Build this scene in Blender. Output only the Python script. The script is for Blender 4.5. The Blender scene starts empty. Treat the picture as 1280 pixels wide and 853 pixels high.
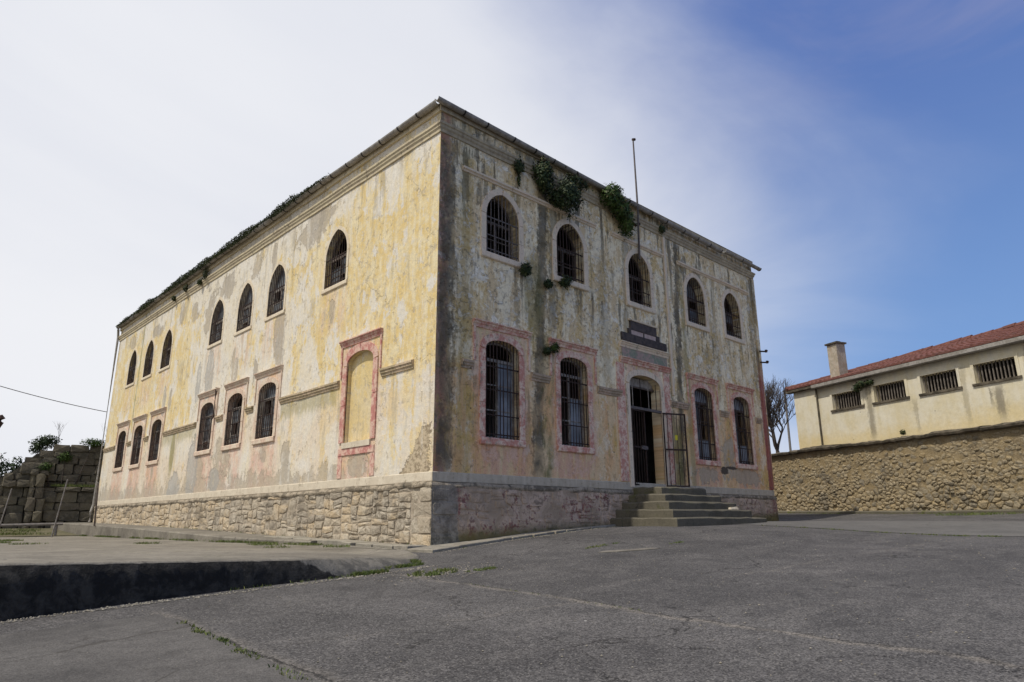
import bpy, bmesh, math, random
import numpy as np
from mathutils import Vector, Matrix, noise as mn
from mathutils.geometry import delaunay_2d_cdt
random.seed(7)
R = math.radians
scene = bpy.context.scene
COL = scene.collection

# ------------------------------------------------------------------ camera
CAM_LOC = Vector((-8.306, -10.999, 0.466))
yaw, pitch, roll = R(46.35), R(14.81), R(-0.31)
fw = Vector((math.cos(pitch)*math.cos(yaw), math.cos(pitch)*math.sin(yaw), math.sin(pitch)))
rt = Vector((math.sin(yaw), -math.cos(yaw), 0)); up = rt.cross(fw)
r2 = rt*math.cos(roll)+up*math.sin(roll); u2 = up*math.cos(roll)-rt*math.sin(roll)
cam = bpy.data.cameras.new('camera'); cam.lens = 24.0; cam.sensor_width = 36.0
cam.clip_start = 0.05; cam.clip_end = 3000
camo = bpy.data.objects.new('camera', cam); COL.objects.link(camo)
m = Matrix((r2, u2, -fw)).transposed().to_4x4(); m.translation = CAM_LOC
camo.matrix_world = m
scene.camera = camo

# ------------------------------------------------------------------ light
SUN_EL = R(60); SUN_DIR_H = Vector((-0.995, 0.10, 0)).normalized()
S = (SUN_DIR_H*math.cos(SUN_EL)+Vector((0, 0, math.sin(SUN_EL)))).normalized()
sl = bpy.data.lights.new('sun', 'SUN'); sl.energy = 3.3; sl.angle = R(0.6); sl.color = (1.0, 0.94, 0.84)
so = bpy.data.objects.new('sun', sl); COL.objects.link(so)
so.rotation_euler = (-S).to_track_quat('-Z', 'Y').to_euler()
scene.view_settings.view_transform = 'Standard'; scene.view_settings.look = 'None'
scene.view_settings.exposure = 0.13; scene.view_settings.gamma = 1.0
scene.view_settings.use_curve_mapping = False

# ------------------------------------------------------------------ node helpers
class X:
    def __init__(s, g, k): s.g = g; s.k = k
    def _m(s, op, *a, clamp=False):
        n = s.g.t.nodes.new('ShaderNodeMath'); n.operation = op; n.use_clamp = clamp
        for i, v in enumerate((s,)+a): s.g.put(n.inputs[i], v)
        return X(s.g, n.outputs[0])
    def __add__(s, o): return s._m('ADD', o)
    __radd__ = __add__
    def __sub__(s, o): return s._m('SUBTRACT', o)
    def __rsub__(s, o): return (s*-1.0)+o
    def __mul__(s, o): return s._m('MULTIPLY', o)
    __rmul__ = __mul__
    def __truediv__(s, o): return s._m('DIVIDE', o)
    def max(s, o): return s._m('MAXIMUM', o)
    def min(s, o): return s._m('MINIMUM', o)
    def abs(s): return s._m('ABSOLUTE')
    def pow(s, o): return s._m('POWER', o)
    def sat(s): return s._m('ADD', 0.0, clamp=True)
    def inv(s): return s*-1.0+1.0
class G:
    def __init__(s, tree): s.t = tree
    def put(s, sock, v):
        if isinstance(v, X): s.t.links.new(v.k, sock)
        elif isinstance(v, (tuple, list)) and sock.type == 'RGBA': sock.default_value = (*v[:3], 1)
        else: sock.default_value = v
    def pos(s, which='Object'):
        return X(s, s.t.nodes.new('ShaderNodeTexCoord').outputs[which])
    def sep(s, v):
        n = s.t.nodes.new('ShaderNodeSeparateXYZ'); s.put(n.inputs[0], v)
        return [X(s, o) for o in n.outputs]
    def comb(s, x, y, z=0.0):
        n = s.t.nodes.new('ShaderNodeCombineXYZ')
        for i, v in enumerate((x, y, z)): s.put(n.inputs[i], v)
        return X(s, n.outputs[0])
    def noise(s, v, scale, detail=3.0, rough=0.55, dist=0.0):
        n = s.t.nodes.new('ShaderNodeTexNoise'); s.put(n.inputs['Vector'], v)
        n.inputs['Scale'].default_value = scale; n.inputs['Detail'].default_value = detail
        n.inputs['Roughness'].default_value = rough; n.inputs['Distortion'].default_value = dist
        return X(s, n.outputs[0])
    def vor(s, v, scale, feature='F1', out=0):
        n = s.t.nodes.new('ShaderNodeTexVoronoi'); n.feature = feature; s.put(n.inputs['Vector'], v)
        n.inputs['Scale'].default_value = scale
        return X(s, n.outputs[out])
    def st(s, x, a, b):
        n = s.t.nodes.new('ShaderNodeMapRange'); n.interpolation_type = 'SMOOTHSTEP'; n.clamp = True
        s.put(n.inputs[0], x); lo, hi = (a, b) if a < b else (b, a)
        n.inputs[1].default_value = lo; n.inputs[2].default_value = hi
        n.inputs[3].default_value, n.inputs[4].default_value = (0, 1) if a < b else (1, 0)
        return X(s, n.outputs[0])
    def mix(s, f, a, b):
        n = s.t.nodes.new('ShaderNodeMix'); n.data_type = 'RGBA'; n.clamp_factor = True
        s.put(n.inputs[0], f); s.put(n.inputs[6], a); s.put(n.inputs[7], b)
        return X(s, n.outputs[2])
    def mulc(s, a, f):
        n = s.t.nodes.new('ShaderNodeMix'); n.data_type = 'RGBA'; n.blend_type = 'MULTIPLY'
        n.inputs[0].default_value = 1.0; s.put(n.inputs[6], a)
        c = s.comb(f, f, f); s.t.links.new(c.k, n.inputs[7])
        return X(s, n.outputs[2])
    def rnd(s):
        return X(s, s.t.nodes.new('ShaderNodeObjectInfo').outputs['Random'])
    def blob(s, u, v, u0, v0, ru, rv, wob, amp=0.7, soft=0.08):
        a = (u-u0)/ru; b = (v-v0)/rv
        e = (a*a+b*b).pow(0.5)+(wob-0.5)*(amp*2)
        return s.st(e, 1+soft, 1-soft)
    def box(s, u, v, u0, u1, v0, v1, soft=0.1, wob=None, amp=0.0):
        a = (u-(u0+u1)/2).abs()-(u1-u0)/2; b = (v-(v0+v1)/2).abs()-(v1-v0)/2
        e = a.max(b)
        if wob is not None: e = e+(wob-0.5)*(amp*2)
        return s.st(e, soft, -soft)
def material(name):
    mt = bpy.data.materials.new(name); mt.use_nodes = True
    g = G(mt.node_tree); b = mt.node_tree.nodes['Principled BSDF']
    b.inputs['Roughness'].default_value = 0.9; b.inputs['Specular IOR Level'].default_value = 0.25
    return mt, g, b
def finish(g, b, col, height=None, strength=0.5, dist=0.02, rough=None):
    g.put(b.inputs['Base Color'], col)
    if rough is not None: g.put(b.inputs['Roughness'], rough)
    if height is not None:
        n = g.t.nodes.new('ShaderNodeBump'); n.inputs['Strength'].default_value = strength
        n.inputs['Distance'].default_value = dist
        g.put(n.inputs['Height'], height); g.t.links.new(n.outputs[0], b.inputs['Normal'])
def simple(name, c1, c2, scale=6, rough=0.85, bump=0.3, bd=0.01, metallic=0.0, rand=0.0, detail=5):
    mt, g, b = material(name); p = g.pos(); n = g.noise(p, scale, detail, 0.6)
    f = g.st(n, 0.3, 0.7)
    c = g.mix(f, c1, c2)
    if rand: c = g.mulc(c, g.rnd()*rand+(1-rand/2))
    finish(g, b, c, g.noise(p, scale*6, 4), bump, bd)
    b.inputs['Roughness'].default_value = rough; b.inputs['Metallic'].default_value = metallic
    return mt

# ------------------------------------------------------------------ world: blue sky with a thick white cloud bank
w = bpy.data.worlds.new('World'); scene.world = w; w.use_nodes = True
g = G(w.node_tree); bg = w.node_tree.nodes['Background']; bg.inputs['Strength'].default_value = 0.1
sky = w.node_tree.nodes.new('ShaderNodeTexSky'); sky.sky_type = 'NISHITA'; sky.sun_disc = False
sky.sun_elevation = SUN_EL; sky.sun_rotation = math.atan2(SUN_DIR_H.x, SUN_DIR_H.y)
sky.air_density = 1.0; sky.dust_density = 0.6; sky.ozone_density = 3.0
d = g.pos('Generated'); dx, dy, dz = g.sep(d)
k = dx*0.7236-dy*0.690+dz.max(0.0)*0.83+g.st(dz, .45, .12)*.15
wv = g.comb(dx*1.0+dz*0.8, dy-dz*0.5, dz*2.2)
n1 = g.noise(wv, 1.7, 6, 0.55, 0.6); n2 = g.noise(wv, 5.0, 5, 0.55, 0.3)
kk = k+(n1-0.5)*0.36+(n2-0.5)*0.07
cl = g.st(kk, 0.88, 0.40)
veil = g.st(k+(n1-0.5)*0.5, 0.55, 1.15)*g.st(g.noise(wv, 2.3, 5, 0.6, 1.0), 0.38, 0.72)*g.st(dz, 0.34, 0.62)*0.62
shade = g.noise(wv, 1.1, 5, 0.5, 0.4)
cloudc = g.mix(g.st(shade, 0.3, 0.7), (6.9, 7.1, 7.75), (7.9, 8.0, 8.35))
bcol = g.mix(g.st(dz, .12, .62), (1.75, 3.25, 6.4), (1.0, 1.8, 4.7))
blue = g.mix(0.8, X(g, sky.outputs[0]), bcol)
sk = g.mix(veil, blue, (2.9, 3.0, 4.7))
g.put(bg.inputs['Color'], g.mix(cl, sk, cloudc))

# ------------------------------------------------------------------ mesh helpers
def link(o, parent=None, **kw):
    COL.objects.link(o)
    if parent is not None: o.parent = parent
    for a, v in kw.items(): o[a] = v
    return o
def obj(name, verts, faces, mat, parent=None, smooth=False, **kw):
    me = bpy.data.meshes.new(name); me.from_pydata([tuple(v) for v in verts], [], faces); me.update()
    if mat: me.materials.append(mat)
    if smooth: me.shade_smooth()
    return link(bpy.data.objects.new(name, me), parent, **kw)
def empty(name, loc=(0, 0, 0), **kw):
    o = bpy.data.objects.new(name, None); o.location = loc; o.empty_display_size = 0.2
    return link(o, None, **kw)
class MB:
    """collects simple shapes; build() links them as one mesh"""
    def __init__(s): s.v = []; s.f = []
    def add(s, vs, fs):
        o = len(s.v); s.v += [Vector(v) for v in vs]; s.f += [tuple(i+o for i in f) for f in fs]
    def box(s, lo, hi, M=None):
        c = [Vector((x, y, z)) for x in (lo[0], hi[0]) for y in (lo[1], hi[1]) for z in (lo[2], hi[2])]
        if M: c = [M(p) for p in c]
        s.add(c, [(0, 1, 3, 2), (4, 6, 7, 5), (0, 4, 5, 1), (2, 3, 7, 6), (0, 2, 6, 4), (1, 5, 7, 3)])
    def tube(s, pts, rad, n=8, cap=True):
        pts = [Vector(p) for p in pts]; rings = []
        rr = rad if isinstance(rad, (list, tuple)) else [rad]*len(pts)
        o = len(s.v)
        for i, p in enumerate(pts):
            t = (pts[min(i+1, len(pts)-1)]-pts[max(i-1, 0)]).normalized()
            a = t.cross(Vector((0, 0, 1)))
            if a.length < 1e-3: a = t.cross(Vector((1, 0, 0)))
            a.normalize(); b = t.cross(a)
            s.v += [p+(a*math.cos(2*math.pi*k/n)+b*math.sin(2*math.pi*k/n))*rr[i] for k in range(n)]
        for i in range(len(pts)-1):
            for k in range(n):
                s.f.append((o+i*n+k, o+i*n+(k+1) % n, o+(i+1)*n+(k+1) % n, o+(i+1)*n+k))
        if cap:
            s.f.append(tuple(o+k for k in range(n))[::-1]); s.f.append(tuple(o+(len(pts)-1)*n+k for k in range(n)))
    def build(s, name, mat, parent=None, smooth=False, **kw):
        return obj(name, s.v, s.f, mat, parent, smooth, **kw)
def sweep(mb, prof, ends, close=True):
    """profile [(a,b)] between list of mapping functions (a,b)->Vector"""
    o = len(mb.v); n = len(prof)
    for fn in ends: mb.v += [Vector(fn(a, b)) for a, b in prof]
    for i in range(len(ends)-1):
        for k in range(n if close else n-1):
            mb.f.append((o+i*n+k, o+i*n+(k+1) % n, o+(i+1)*n+(k+1) % n, o+(i+1)*n+k))
    mb.f.append(tuple(o+k for k in range(n))[::-1]); mb.f.append(tuple(o+(len(ends)-1)*n+k for k in range(n)))
def inpoly(x, y, poly):
    c = False; j = len(poly)-1
    for i in range(len(poly)):
        xi, yi = poly[i]; xj, yj = poly[j]
        if (yi > y) != (yj > y) and x < (xj-xi)*(y-yi)/(yj-yi)+xi: c = not c
        j = i
    return c

def clip(poly, a, b_, c_):
    out = []
    for i in range(len(poly)):
        p_, q_ = poly[i], poly[(i+1) % len(poly)]; fp_ = a*p_[0]+b_*p_[1]-c_; fq = a*q_[0]+b_*q_[1]-c_
        if fp_ <= 0: out.append(p_)
        if fp_*fq < 0: t = fp_/(fp_-fq); out.append((p_[0]+(q_[0]-p_[0])*t, p_[1]+(q_[1]-p_[1])*t))
    return out
def voronoi(pts, u0, u1, z0, z1, R_, ay=1.0):
    cells = []
    for i, p_ in enumerate(pts):
        poly = [(u0, z0), (u1, z0), (u1, z1), (u0, z1)]
        for j, q_ in enumerate(pts):
            if i == j or abs(q_[0]-p_[0]) > R_ or abs(q_[1]-p_[1]) > R_: continue
            dx_, dz_ = q_[0]-p_[0], (q_[1]-p_[1])*ay*ay
            mx, mz = (p_[0]+q_[0])/2, (p_[1]+q_[1])/2
            poly = clip(poly, dx_, dz_, dx_*mx+dz_*mz)
            if len(poly) < 3: break
        if len(poly) >= 3: cells.append((p_, poly))
    return cells
def shrink(po, gap, jit):
    n = len(po); cx = sum(p_[0] for p_ in po)/n; cz = sum(p_[1] for p_ in po)/n; out = []
    for k_ in range(n):
        a, b2 = po[k_], po[(k_+1) % n]
        if math.dist(a, b2) < .02: continue
        for t in ((.08, .5, .92) if math.dist(a, b2) > .16 else (.12, .88)):
            x_, z_ = a[0]+(b2[0]-a[0])*t, a[1]+(b2[1]-a[1])*t; d_ = math.hypot(x_-cx, z_-cz)+1e-6; f_ = max(.5, 1-gap/d_)
            out.append((cx+(x_-cx)*f_+random.uniform(-jit, jit)*.6, cz+(z_-cz)*f_+random.uniform(-jit, jit)*.6))
    return out
# ------------------------------------------------------------------ ground shape (thin plate spline through surveyed heights)
GP = np.array([(0,0,-.01),(1.25,-.1,.07),(2.64,-.1,.18),(5.42,-.1,.33),(5.42,-2,.33),(7.6,-2.1,.35),(9.7,-2,.41),(14.6,-.3,.44),
 (-8.3,-11,-.66),(-5.2,-7.75,-.47),(-7.4,-5.5,-.48),(-3.2,-9.9,-.46),(-1.9,-2,-.17),(-4.7,-2.5,-.29),(-7.1,-2.9,-.40),
 (8,-7.8,.13),(8.2,-6,.17),(12.7,-5,.42),(17.4,-6.3,.64),(20.8,2.4,.76),(14.7,-13,.5),(3,-14,-.2),(-12,-8,-.76),(-12,-3,-.6),
 (-3,4,-.45),(-8,5,-.5),(-3,12,-.45),(-8,14,-.5),(-1,24,-.4),(-8,30,-.4),(3,32,-.2),(7,10,0.1),(20,14,.7),(-14,-14,-.95),(-8,-16,-.85),(2,-5,-.03),(0,-6.5,-.2)])
def tps_fit(P):
    n = len(P); K = np.zeros((n, n))
    for i in range(n):
        r = np.hypot(P[:, 0]-P[i, 0], P[:, 1]-P[i, 1]); K[i] = np.where(r > 0, r*r*np.log(r+1e-9), 0)
    A = np.zeros((n+3, n+3)); A[:n, :n] = K+np.eye(n)*0.3; Q = np.c_[np.ones(n), P[:, :2]]; A[:n, n:] = Q; A[n:, :n] = Q.T
    return np.linalg.solve(A, np.r_[P[:, 2], 0, 0, 0])
TW = tps_fit(GP)
def ground(x, y):
    r = np.hypot(GP[:, 0]-x, GP[:, 1]-y)
    z = float((TW[:-3]*(r*r*np.log(r+1e-9))).sum()+TW[-3]+TW[-2]*x+TW[-1]*y)
    rr = math.hypot(x-2, y-2); f = min(max((rr-18)/14, 0), 1); f = f*f*(3-2*f)
    return z*(1-f)+f*0.25
print('ground', [round(ground(*p), 2) for p in ((0, 0), (2.64, 0), (5.4, 0), (7.6, -2), (-7.1, -2.9), (-5.2, -7.7), (17.4, -6.3), (12, -4))])

# ------------------------------------------------------------------ materials: palette (albedo)
CREAM = (.66, .56, .37); YEL = (.64, .47, .19); WHITE = (.64, .59, .49); GREY = (.33, .29, .235); BLUEG = (.32, .31, .285)
PINK = (.55, .31, .23); RED = (.34, .095, .085); ORNG = (.50, .28, .11); DARK = (.075, .07, .058); GRN = (.17, .16, .045); TAN = (.46, .37, .25)

def wall_material(name, side):
    mt, g, b = material(name); p = g.pos(); x, y, z = g.sep(p)
    u = y if side else x
    q = g.comb(u, z, 0.0)
    if not side: q = g.comb(u+40.0, z, 0.0)
    nA = g.noise(q, 0.75, 6, 0.62, 0.4)                       # broad
    nB = g.noise(q, 2.6, 7, 0.68, 0.3)                        # patchy
    nC = g.noise(q, 11.0, 6, 0.7)                             # fine
    qs = g.comb(u*1.0, z*0.17, 3.0)
    sA = g.noise(qs, 2.2, 6, 0.65, 0.15)                      # run-down streaks
    sB = g.noise(qs, 7.5, 5, 0.65)
    uw = u+(nB-0.5)*0.35; vw = z+(nC-0.5)*0.25+(nB-0.5)*0.4
    nD = g.noise(q, 38.0, 4, 0.75)
    wob = nB*0.5+nC*0.25+sB*0.25
    qk = g.comb(u, z*0.075, 17.0 if side else 61.0)
    sK = g.noise(qk, 4.2, 5, 0.62)*.72+nB*.28           # long narrow rain runs
    nP = g.noise(g.comb(u, z*0.62, 11.0 if side else 23.0), 2.3, 8, 0.66, 0.5)*0.75+nC*0.25
    if side:
        ybias = g.st(u, 7.5, 3.0)*0.055-0.012+g.box(u, z, 14.5, 26, 3.9, 9.2, 1.2)*0.05-g.st(z, 4.3, 3.2)*0.035-g.st(z, 7.7, 8.9)*0.05-g.box(u, z, 10.4, 13.8, 1, 9.2, 1.3)*0.10
        ym = g.st(nA*0.32+sA*0.33+nP*0.35+ybias, 0.50, 0.52)*(g.st(nC, .30, .50)*.6+.4)
        pale = g.mix(g.st(sB*0.4+nP*0.6, 0.44, 0.56), (.64, .60, .52), (.64, .57, .435))
        c = g.mix(ym, pale, g.mix(g.st(nB*.5+sB*.5, 0.42, 0.58), (.61, .46, .20), (.67, .575, .365)))
        c = g.mix(g.st(z, 4.0, 3.0)*g.st(nA, 0.35, 0.6)*0.55, c, (.62, .50, .36))
        # pink limewash around the openings
        pk = None
        for cu in (2.91, 7.93, 10.22, 12.55, 17.75, 20.05, 22.4):
            mk = g.st((u-cu).abs()+(wob-0.5)*0.5, 1.0, 0.62)
            pk = mk if pk is None else pk.max(mk)
        pk = pk*g.box(u, z, -1, 26, 1.35, 4.65, 0.12)*g.st(sA*0.5+nB*0.5, 0.36, 0.56)
        c = g.mix(pk*g.box(u, z, 2.3, 3.52, 2.2, 4.5, .02).inv()*0.6, c, PINK)
        pk2 = None
        for cu in (4.42, 7.92, 10.2, 12.55, 17.75, 20.0, 22.35):
            mk = g.st((u-cu).abs()+(wob-0.5)*0.4, 0.85, 0.5)
            pk2 = mk if pk2 is None else pk2.max(mk)
        c = g.mix(pk2*g.box(u, z, -1, 26, 5.2, 6.5, 0.3)*g.st(sB, 0.4, 0.6)*0.5, c, (.58, .38, .26))
        c = g.mix(g.box(u, z, 2.32, 3.50, 2.28, 4.45, .02)*(nP*.6+.35), c, (.58, .45, .20))
        # plaster losses with their own shapes
        gm = None
        for (bu, bv, ru, rv) in ((7.55, 5.75, .42, .75), (7.3, 5.0, .3, .3), (8.95, 4.95, .2, .42), (10.55, 5.15, .22, .6), (10.75, 5.6, .16, .4), (4.47, 5.72, .13, .36),
                                 (5.9, 8.35, 1.0, .42), (5.45, 8.75, .7, .25), (8.3, 8.25, .16, .5), (9.6, 8.3, .45, .45), (13.2, 7.6, .7, .8), (12.0, 8.3, .8, .5), (14.9, 8.1, .5, .4), (16.4, 8.3, .3, .45),
                                 (19.2, 8.25, .8, .35), (22.9, 8.4, .6, .3), (3.3, 4.65, .08, .2), (6.5, 2.2, .3, .4), (11.0, 2.4, .75, .9), (12.9, 2.2, .55, .7), (2.85, 1.82, .42, .38), (8.0, 2.3, .3, .35), (17.7, 2.35, .22, .3), (16.6, 5.0, .22, .55)):
            mk = g.blob(u, z, bu, bv, ru, rv, wob, 0.0, 0.75); gm = mk if gm is None else gm.max(mk)
        hgt = g.noise(g.comb(u, 0.0, 9.0), 1.3, 4, 0.6)
        low = g.st(z-(hgt-0.5)*2.0-(nP-0.5)*2.2-(nC-0.5)*.5-g.st(u, 3, 8)*0.25, 1.64, 1.60)*g.st(u, 1.6, 4.0)
        gm = gm*0.26+g.st(z, 8.0, 8.9)*.06+g.st(z, 2.1, 1.5)*.10
        gm = g.st(nP+gm, 0.675, 0.70).max(low*.9)
        gcol = g.mix(g.st(nA+nC*0.3, 0.5, 0.8), GREY, (.40, .34, .25))
        c = g.mix(gm*0.78, c, gcol)
        bl = g.blob(u, z, 13.75, 5.25, .22, .75, wob, 0.9).max(g.blob(u, z, 12.75, 5.35, .34, .95, wob, 0.9)).max(g.blob(u, z, 17.3, 4.9, .2, .7, wob, .9)).max(g.blob(u, z, 15.1, 1.6, .6, .6, wob, 1.2)).max(g.blob(u, z, 11.4, 1.75, .45, .42, wob, 1.2)).max(g.blob(u, z, 13.4, 2.2, .5, 1.1, wob, 1.3))
        c = g.mix(bl*0.7, c, BLUEG)
        tan = g.st((z-2.40+((u-.42).max(0.0))*1.5).max(u*-1.0+.10)+(nP-.5)*1.1+(nC-.5)*.3, .02, -.02)*g.st(u, 1.5, 1.3); c = g.mix(tan, c, g.mix(g.st(nC*.5+nP*.5, .44, .56), (.25, .195, .125), (.47, .385, .265)))
        gm = gm.max(bl).max(tan)
        # green algae runs
        gr = g.blob(u, z, 15.65, 3.0, .24, .85, sB, 0.5, 0.35)*0.8
        gr = gr.max(g.st((u-21.25).abs()+(sB-0.5)*0.3, 0.14, 0.03)*g.st(z, 4.0, 5.0)*0.75)
        gr = gr.max(g.box(u, z, 4, 7, 3.25, 3.68, 0.12, sB, .4)*0.5).max(g.box(u, z, 13.5, 17, 3.3, 3.7, .12, sB, .4)*.45)
        c = g.mix(gr, c, (.24, .21, .07))
        dk = g.st(z, 8.2, 9.1)*g.st(sB*0.7+sA*0.3, 0.50, 0.66)*0.55
        dk = dk.max(g.st(z, 9.15, 9.35)*0.18)
        dk = dk.max(g.st(sA*0.5+sB*0.5, 0.60, 0.74)*0.35*g.box(u, z, 9.5, 14.2, 1, 9.3, 0.8))
        c = g.mix(dk, c, (.17, .15, .115))
        run = g.st(sK, .535, .60)*(g.st(z, 6.2, 8.9)*.75+g.st(z, 6.6, 6.2)*g.st(z, 4.9, 6.2)*.6+g.st(z, 3.75, 3.55)*g.st(z, 1.3, 3.4)*.6)
        c = g.mix(run.sat()*.62, c, (.27, .235, .175))
        c = g.mix(g.st(sK, .46, .40)*g.st(nP, .45, .55)*.5, c, (.63, .60, .53))
        pits = g.st(g.vor(q, 2.1), 0.055, 0.03)*g.st(nA, .45, .55)
        c = g.mix(pits*0.8, c, (.16, .13, .09))
        flk = g.st(g.noise(g.comb(u, z*.7, 31.), 6.5, 7, .7, .3)*.8+nA*.2, .575, .595)*.75; c = g.mix(flk, c, (.47, .40, .29)); gm = gm.max(flk*.5)
    else:
        base = g.mix(g.st(nP*.7+sB*.3, .46, .54), (.68, .53, .31), (.86, .755, .53))
        och = g.st(g.noise(g.comb(u, z*.6, 51.), 1.9, 8, .68, .6)*.7+sA*.3, .525, .56)
        c = g.mix(och*.7, base, g.mix(g.st(nC, .40, .60), (.60, .40, .13), (.68, .52, .26)))
        peel = g.st(g.noise(q, 4.2, 9, 0.74, 0.7)*.8+nA*.2, 0.545, 0.565)*g.st(z, 4.2, 5.0)
        c = g.mix(peel*.8, c, (.87, .815, .68))
        pock = g.st(g.noise(q, 7.5, 8, .75, .4)*.8+sA*.2, .565, .585); c = g.mix(pock*.55, c, (.22, .18, .125))
        # lower storey: pink and orange washes
        lowm = g.st(z+(wob-0.5)*0.6, 3.95, 3.6)
        lc = g.mix(g.st(sA*0.6+nA*0.4, 0.42, 0.58), (.72, .54, .32), (.72, .42, .20))
        lc = g.mix(g.st(nP, .52, .56)*0.85, lc, (.74, .62, .45))
        lc = g.mix(g.st(sB*.4+nA*.6, .52, .58)*.85, lc, (.62, .40, .10))
        lc = g.mix(g.st(nC*.6+sB*.4, .55, .60)*.6, lc, (.24, .17, .12))
        c = g.mix(lowm*0.8, c, lc)
        pk = None
        for cu in (1.88, 4.30, 7.28, 10.31, 12.64):
            mk = g.st((u-cu).abs()+(wob-0.5)*0.5, 0.98, 0.62)
            pk = mk if pk is None else pk.max(mk)
        pk = pk*g.box(u, z, -1, 15, 1.4, 4.75, 0.1)*g.st(sB*.4+nP*.6, .44, .52)*g.st(y, .05, .02)
        c = g.mix(pk*0.5, c, (.60, .27, .20))
        red = g.st((u-14.22).abs()+(nC-0.5)*0.25, 0.19, 0.10)*g.st(z, 6.2, 5.0)
        red = red.max(g.st((u-.12).abs()+(nB-.5)*.3, .24, .10)*g.st(nB*.6+nC*.4, .40, .54)*.75)
        c = g.mix(red*0.85, c, (.30, .075, .085))
        gm = g.blob(u, z, 11.6, 2.45, .45, .75, wob, 0., .75).max(g.blob(u, z, 12.4, 1.8, 1.1, .3, wob, .0, .75)).max(g.blob(u, z, 10.2, 1.75, .6, .3, wob, .0, .75))
        gm = g.st(nP+gm*.24, .655, .675)
        c = g.mix(gm*0.85, c, (.44, .36, .26))
        holes = g.blob(u, z, 11.25, 1.95, .22, .12, nC, .8).max(g.blob(u, z, 11.7, 2.05, .3, .05, nC, .9)); c = g.mix(holes, c, (.1, .08, .06))
        # rain-run dirt and algae: below failed gutters
        dk = None
        for (cu, lean, wd, v0, v1, a) in ((.26, 0.0, .32, 1.4, 8.9, .85), (3.15, .05, .26, 1.4, 9.3, .85), (3.6, .02, .2, 5, 9.3, .6), (9.12, .06, .22, 1.4, 9.3, .88), (8.62, 0, .10, 3, 8.9, .6), (2.38, 0, .10, 4.8, 9.2, .5), (6.6, .03, .22, 4.9, 9.2, .45), (5.6, 0.0, .3, 3.9, 7.5, .3), (13.9, 0, .16, 4.6, 8.9, .45), (11.4, 0, .2, 4.8, 8.4, .3)):
            mk = g.st((u-(z-5.0)*lean-cu).abs()+(sB-0.5)*0.45+(nC-.5)*.4+(nB-.5)*.25, wd, wd*0.4)*g.st(z, v0-.3, v0+.4)*g.st(z, v1+.2, v1-.2)*a
            dk = mk if dk is None else dk.max(mk)
        grime = g.st(sA*0.45+sB*0.35+nC*0.2, 0.53, 0.66)*0.5
        dk = dk.max(grime*.7).max(g.st(z, 8.7, 9.2)*g.st(sB, .42, .6)*.75)
        run = g.st(sK, .535, .575)*(g.st(z, 5.0, 8.8)*.95+g.st(z, 6.5, 6.2)*g.st(z, 4.6, 6.2)*.7+g.st(z, 3.75, 3.5)*g.st(z, 1.2, 3.4)*.55).sat()*.8
        dk = dk*(g.st(nP, .36, .54)*.5+.5)
        dk = dk.max(run)
        c = g.mix(dk, c, g.mix(g.st(nB, .45, .6), (.06, .055, .04), (.15, .125, .08)))
        gr = g.st((u-3.35-(z-3)*.04).abs()+(sB-.5)*.4+(nB-.5)*.6, .28, .02)*g.st(z, 5.2, 4.0)*g.st(nP, .42, .56)*.8
        gr = gr.max(g.st((u-8.75).abs()+(sB-.5)*.4, .34, .1)*g.st(z, 3.6, 2.8)*.65).max(g.st((u-9.5).abs()+(sB-.5)*.3, .2, .05)*g.st(z, 8.6, 7)*.45).max(g.blob(u, z, 2.9, 5.8, .35, 1.0, sB, .6, .3)*.5).max(g.st((u-.75).abs()+(sB-.5)*.5, .3, .1)*.25)
        c = g.mix(gr, c, (.155, .145, .04))
        pits = g.st(g.vor(q, 2.6), 0.07, 0.04)*g.st(nA, .42, .52)
        c = g.mix(pits*0.85, c, (.07, .06, .045))
        gm = gm.max(peel*.6).max(holes).max(pock*.6)
    c = g.mulc(c, nC*0.7+0.66); c = g.mulc(c, nD*0.7+0.66)
    crack = g.st(g.vor(g.comb(u+(nB-.5)*.9, z*.8+(nA-.5)*1.2, 0.), 0.55, 'DISTANCE_TO_EDGE'), 0.006, 0.0)*g.st(nA, .47, .55)
    c = g.mix(crack*0.6, c, (.12, .10, .08))
    h = nC*0.5+nB*0.4-gm*0.9+nD*0.2
    finish(g, b, c, h, 0.75, 0.025)
    return mt
M_SIDE = wall_material('weathered_yellow_plaster', True)
M_FRONT = wall_material('weathered_grey_plaster', False)

def stone_material(name, cols, moss=0.25, bump=0.7, sc=1.0, dirt=0.5):
    mt, g, b = material(name); p = g.pos(); r = g.rnd()
    n = g.noise(p, 3.2*sc, 6, .65); f = g.noise(p, 14*sc, 6, .7)
    c = g.mix(g.st(r, .15, .5), cols[0], cols[1]); c = g.mix(g.st(r, .6, .9), c, cols[2])
    c = g.mix(g.st(n, .35, .7)*.6, c, cols[3])
    c = g.mix(g.st(f, .52, .75)*dirt, c, (.10, .085, .06))
    if moss: c = g.mix(g.st(n*.5+f*.5, .54, .66)*moss, c, (.13, .13, .04))
    wd = g.noise(p, .9*sc, 6, .68, .5); c = g.mix(g.st(wd*.7+f*.3, .50, .60)*dirt, c, cols[4] if len(cols) > 4 else (.16, .135, .10))
    sm = g.st(g.noise(p, 2.1*sc, 7, .7, .6), .54, .58)*.55; c = g.mix(sm, c, cols[3])
    c = g.mulc(c, f*.9+.55); c = g.mulc(c, g.noise(p, 46*sc, 3, .7)*.7+.65)
    finish(g, b, c, f*.8+n*.8+g.noise(p, 50*sc, 3)*.3, bump, .04)
    return mt
M_PLST = stone_material('plinth_rubble_stone', ((.50, .39, .25), (.40, .335, .245), (.30, .255, .195), (.53, .47, .37), (.20, .17, .13)), .12, 1., 1.0, .85)
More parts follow.
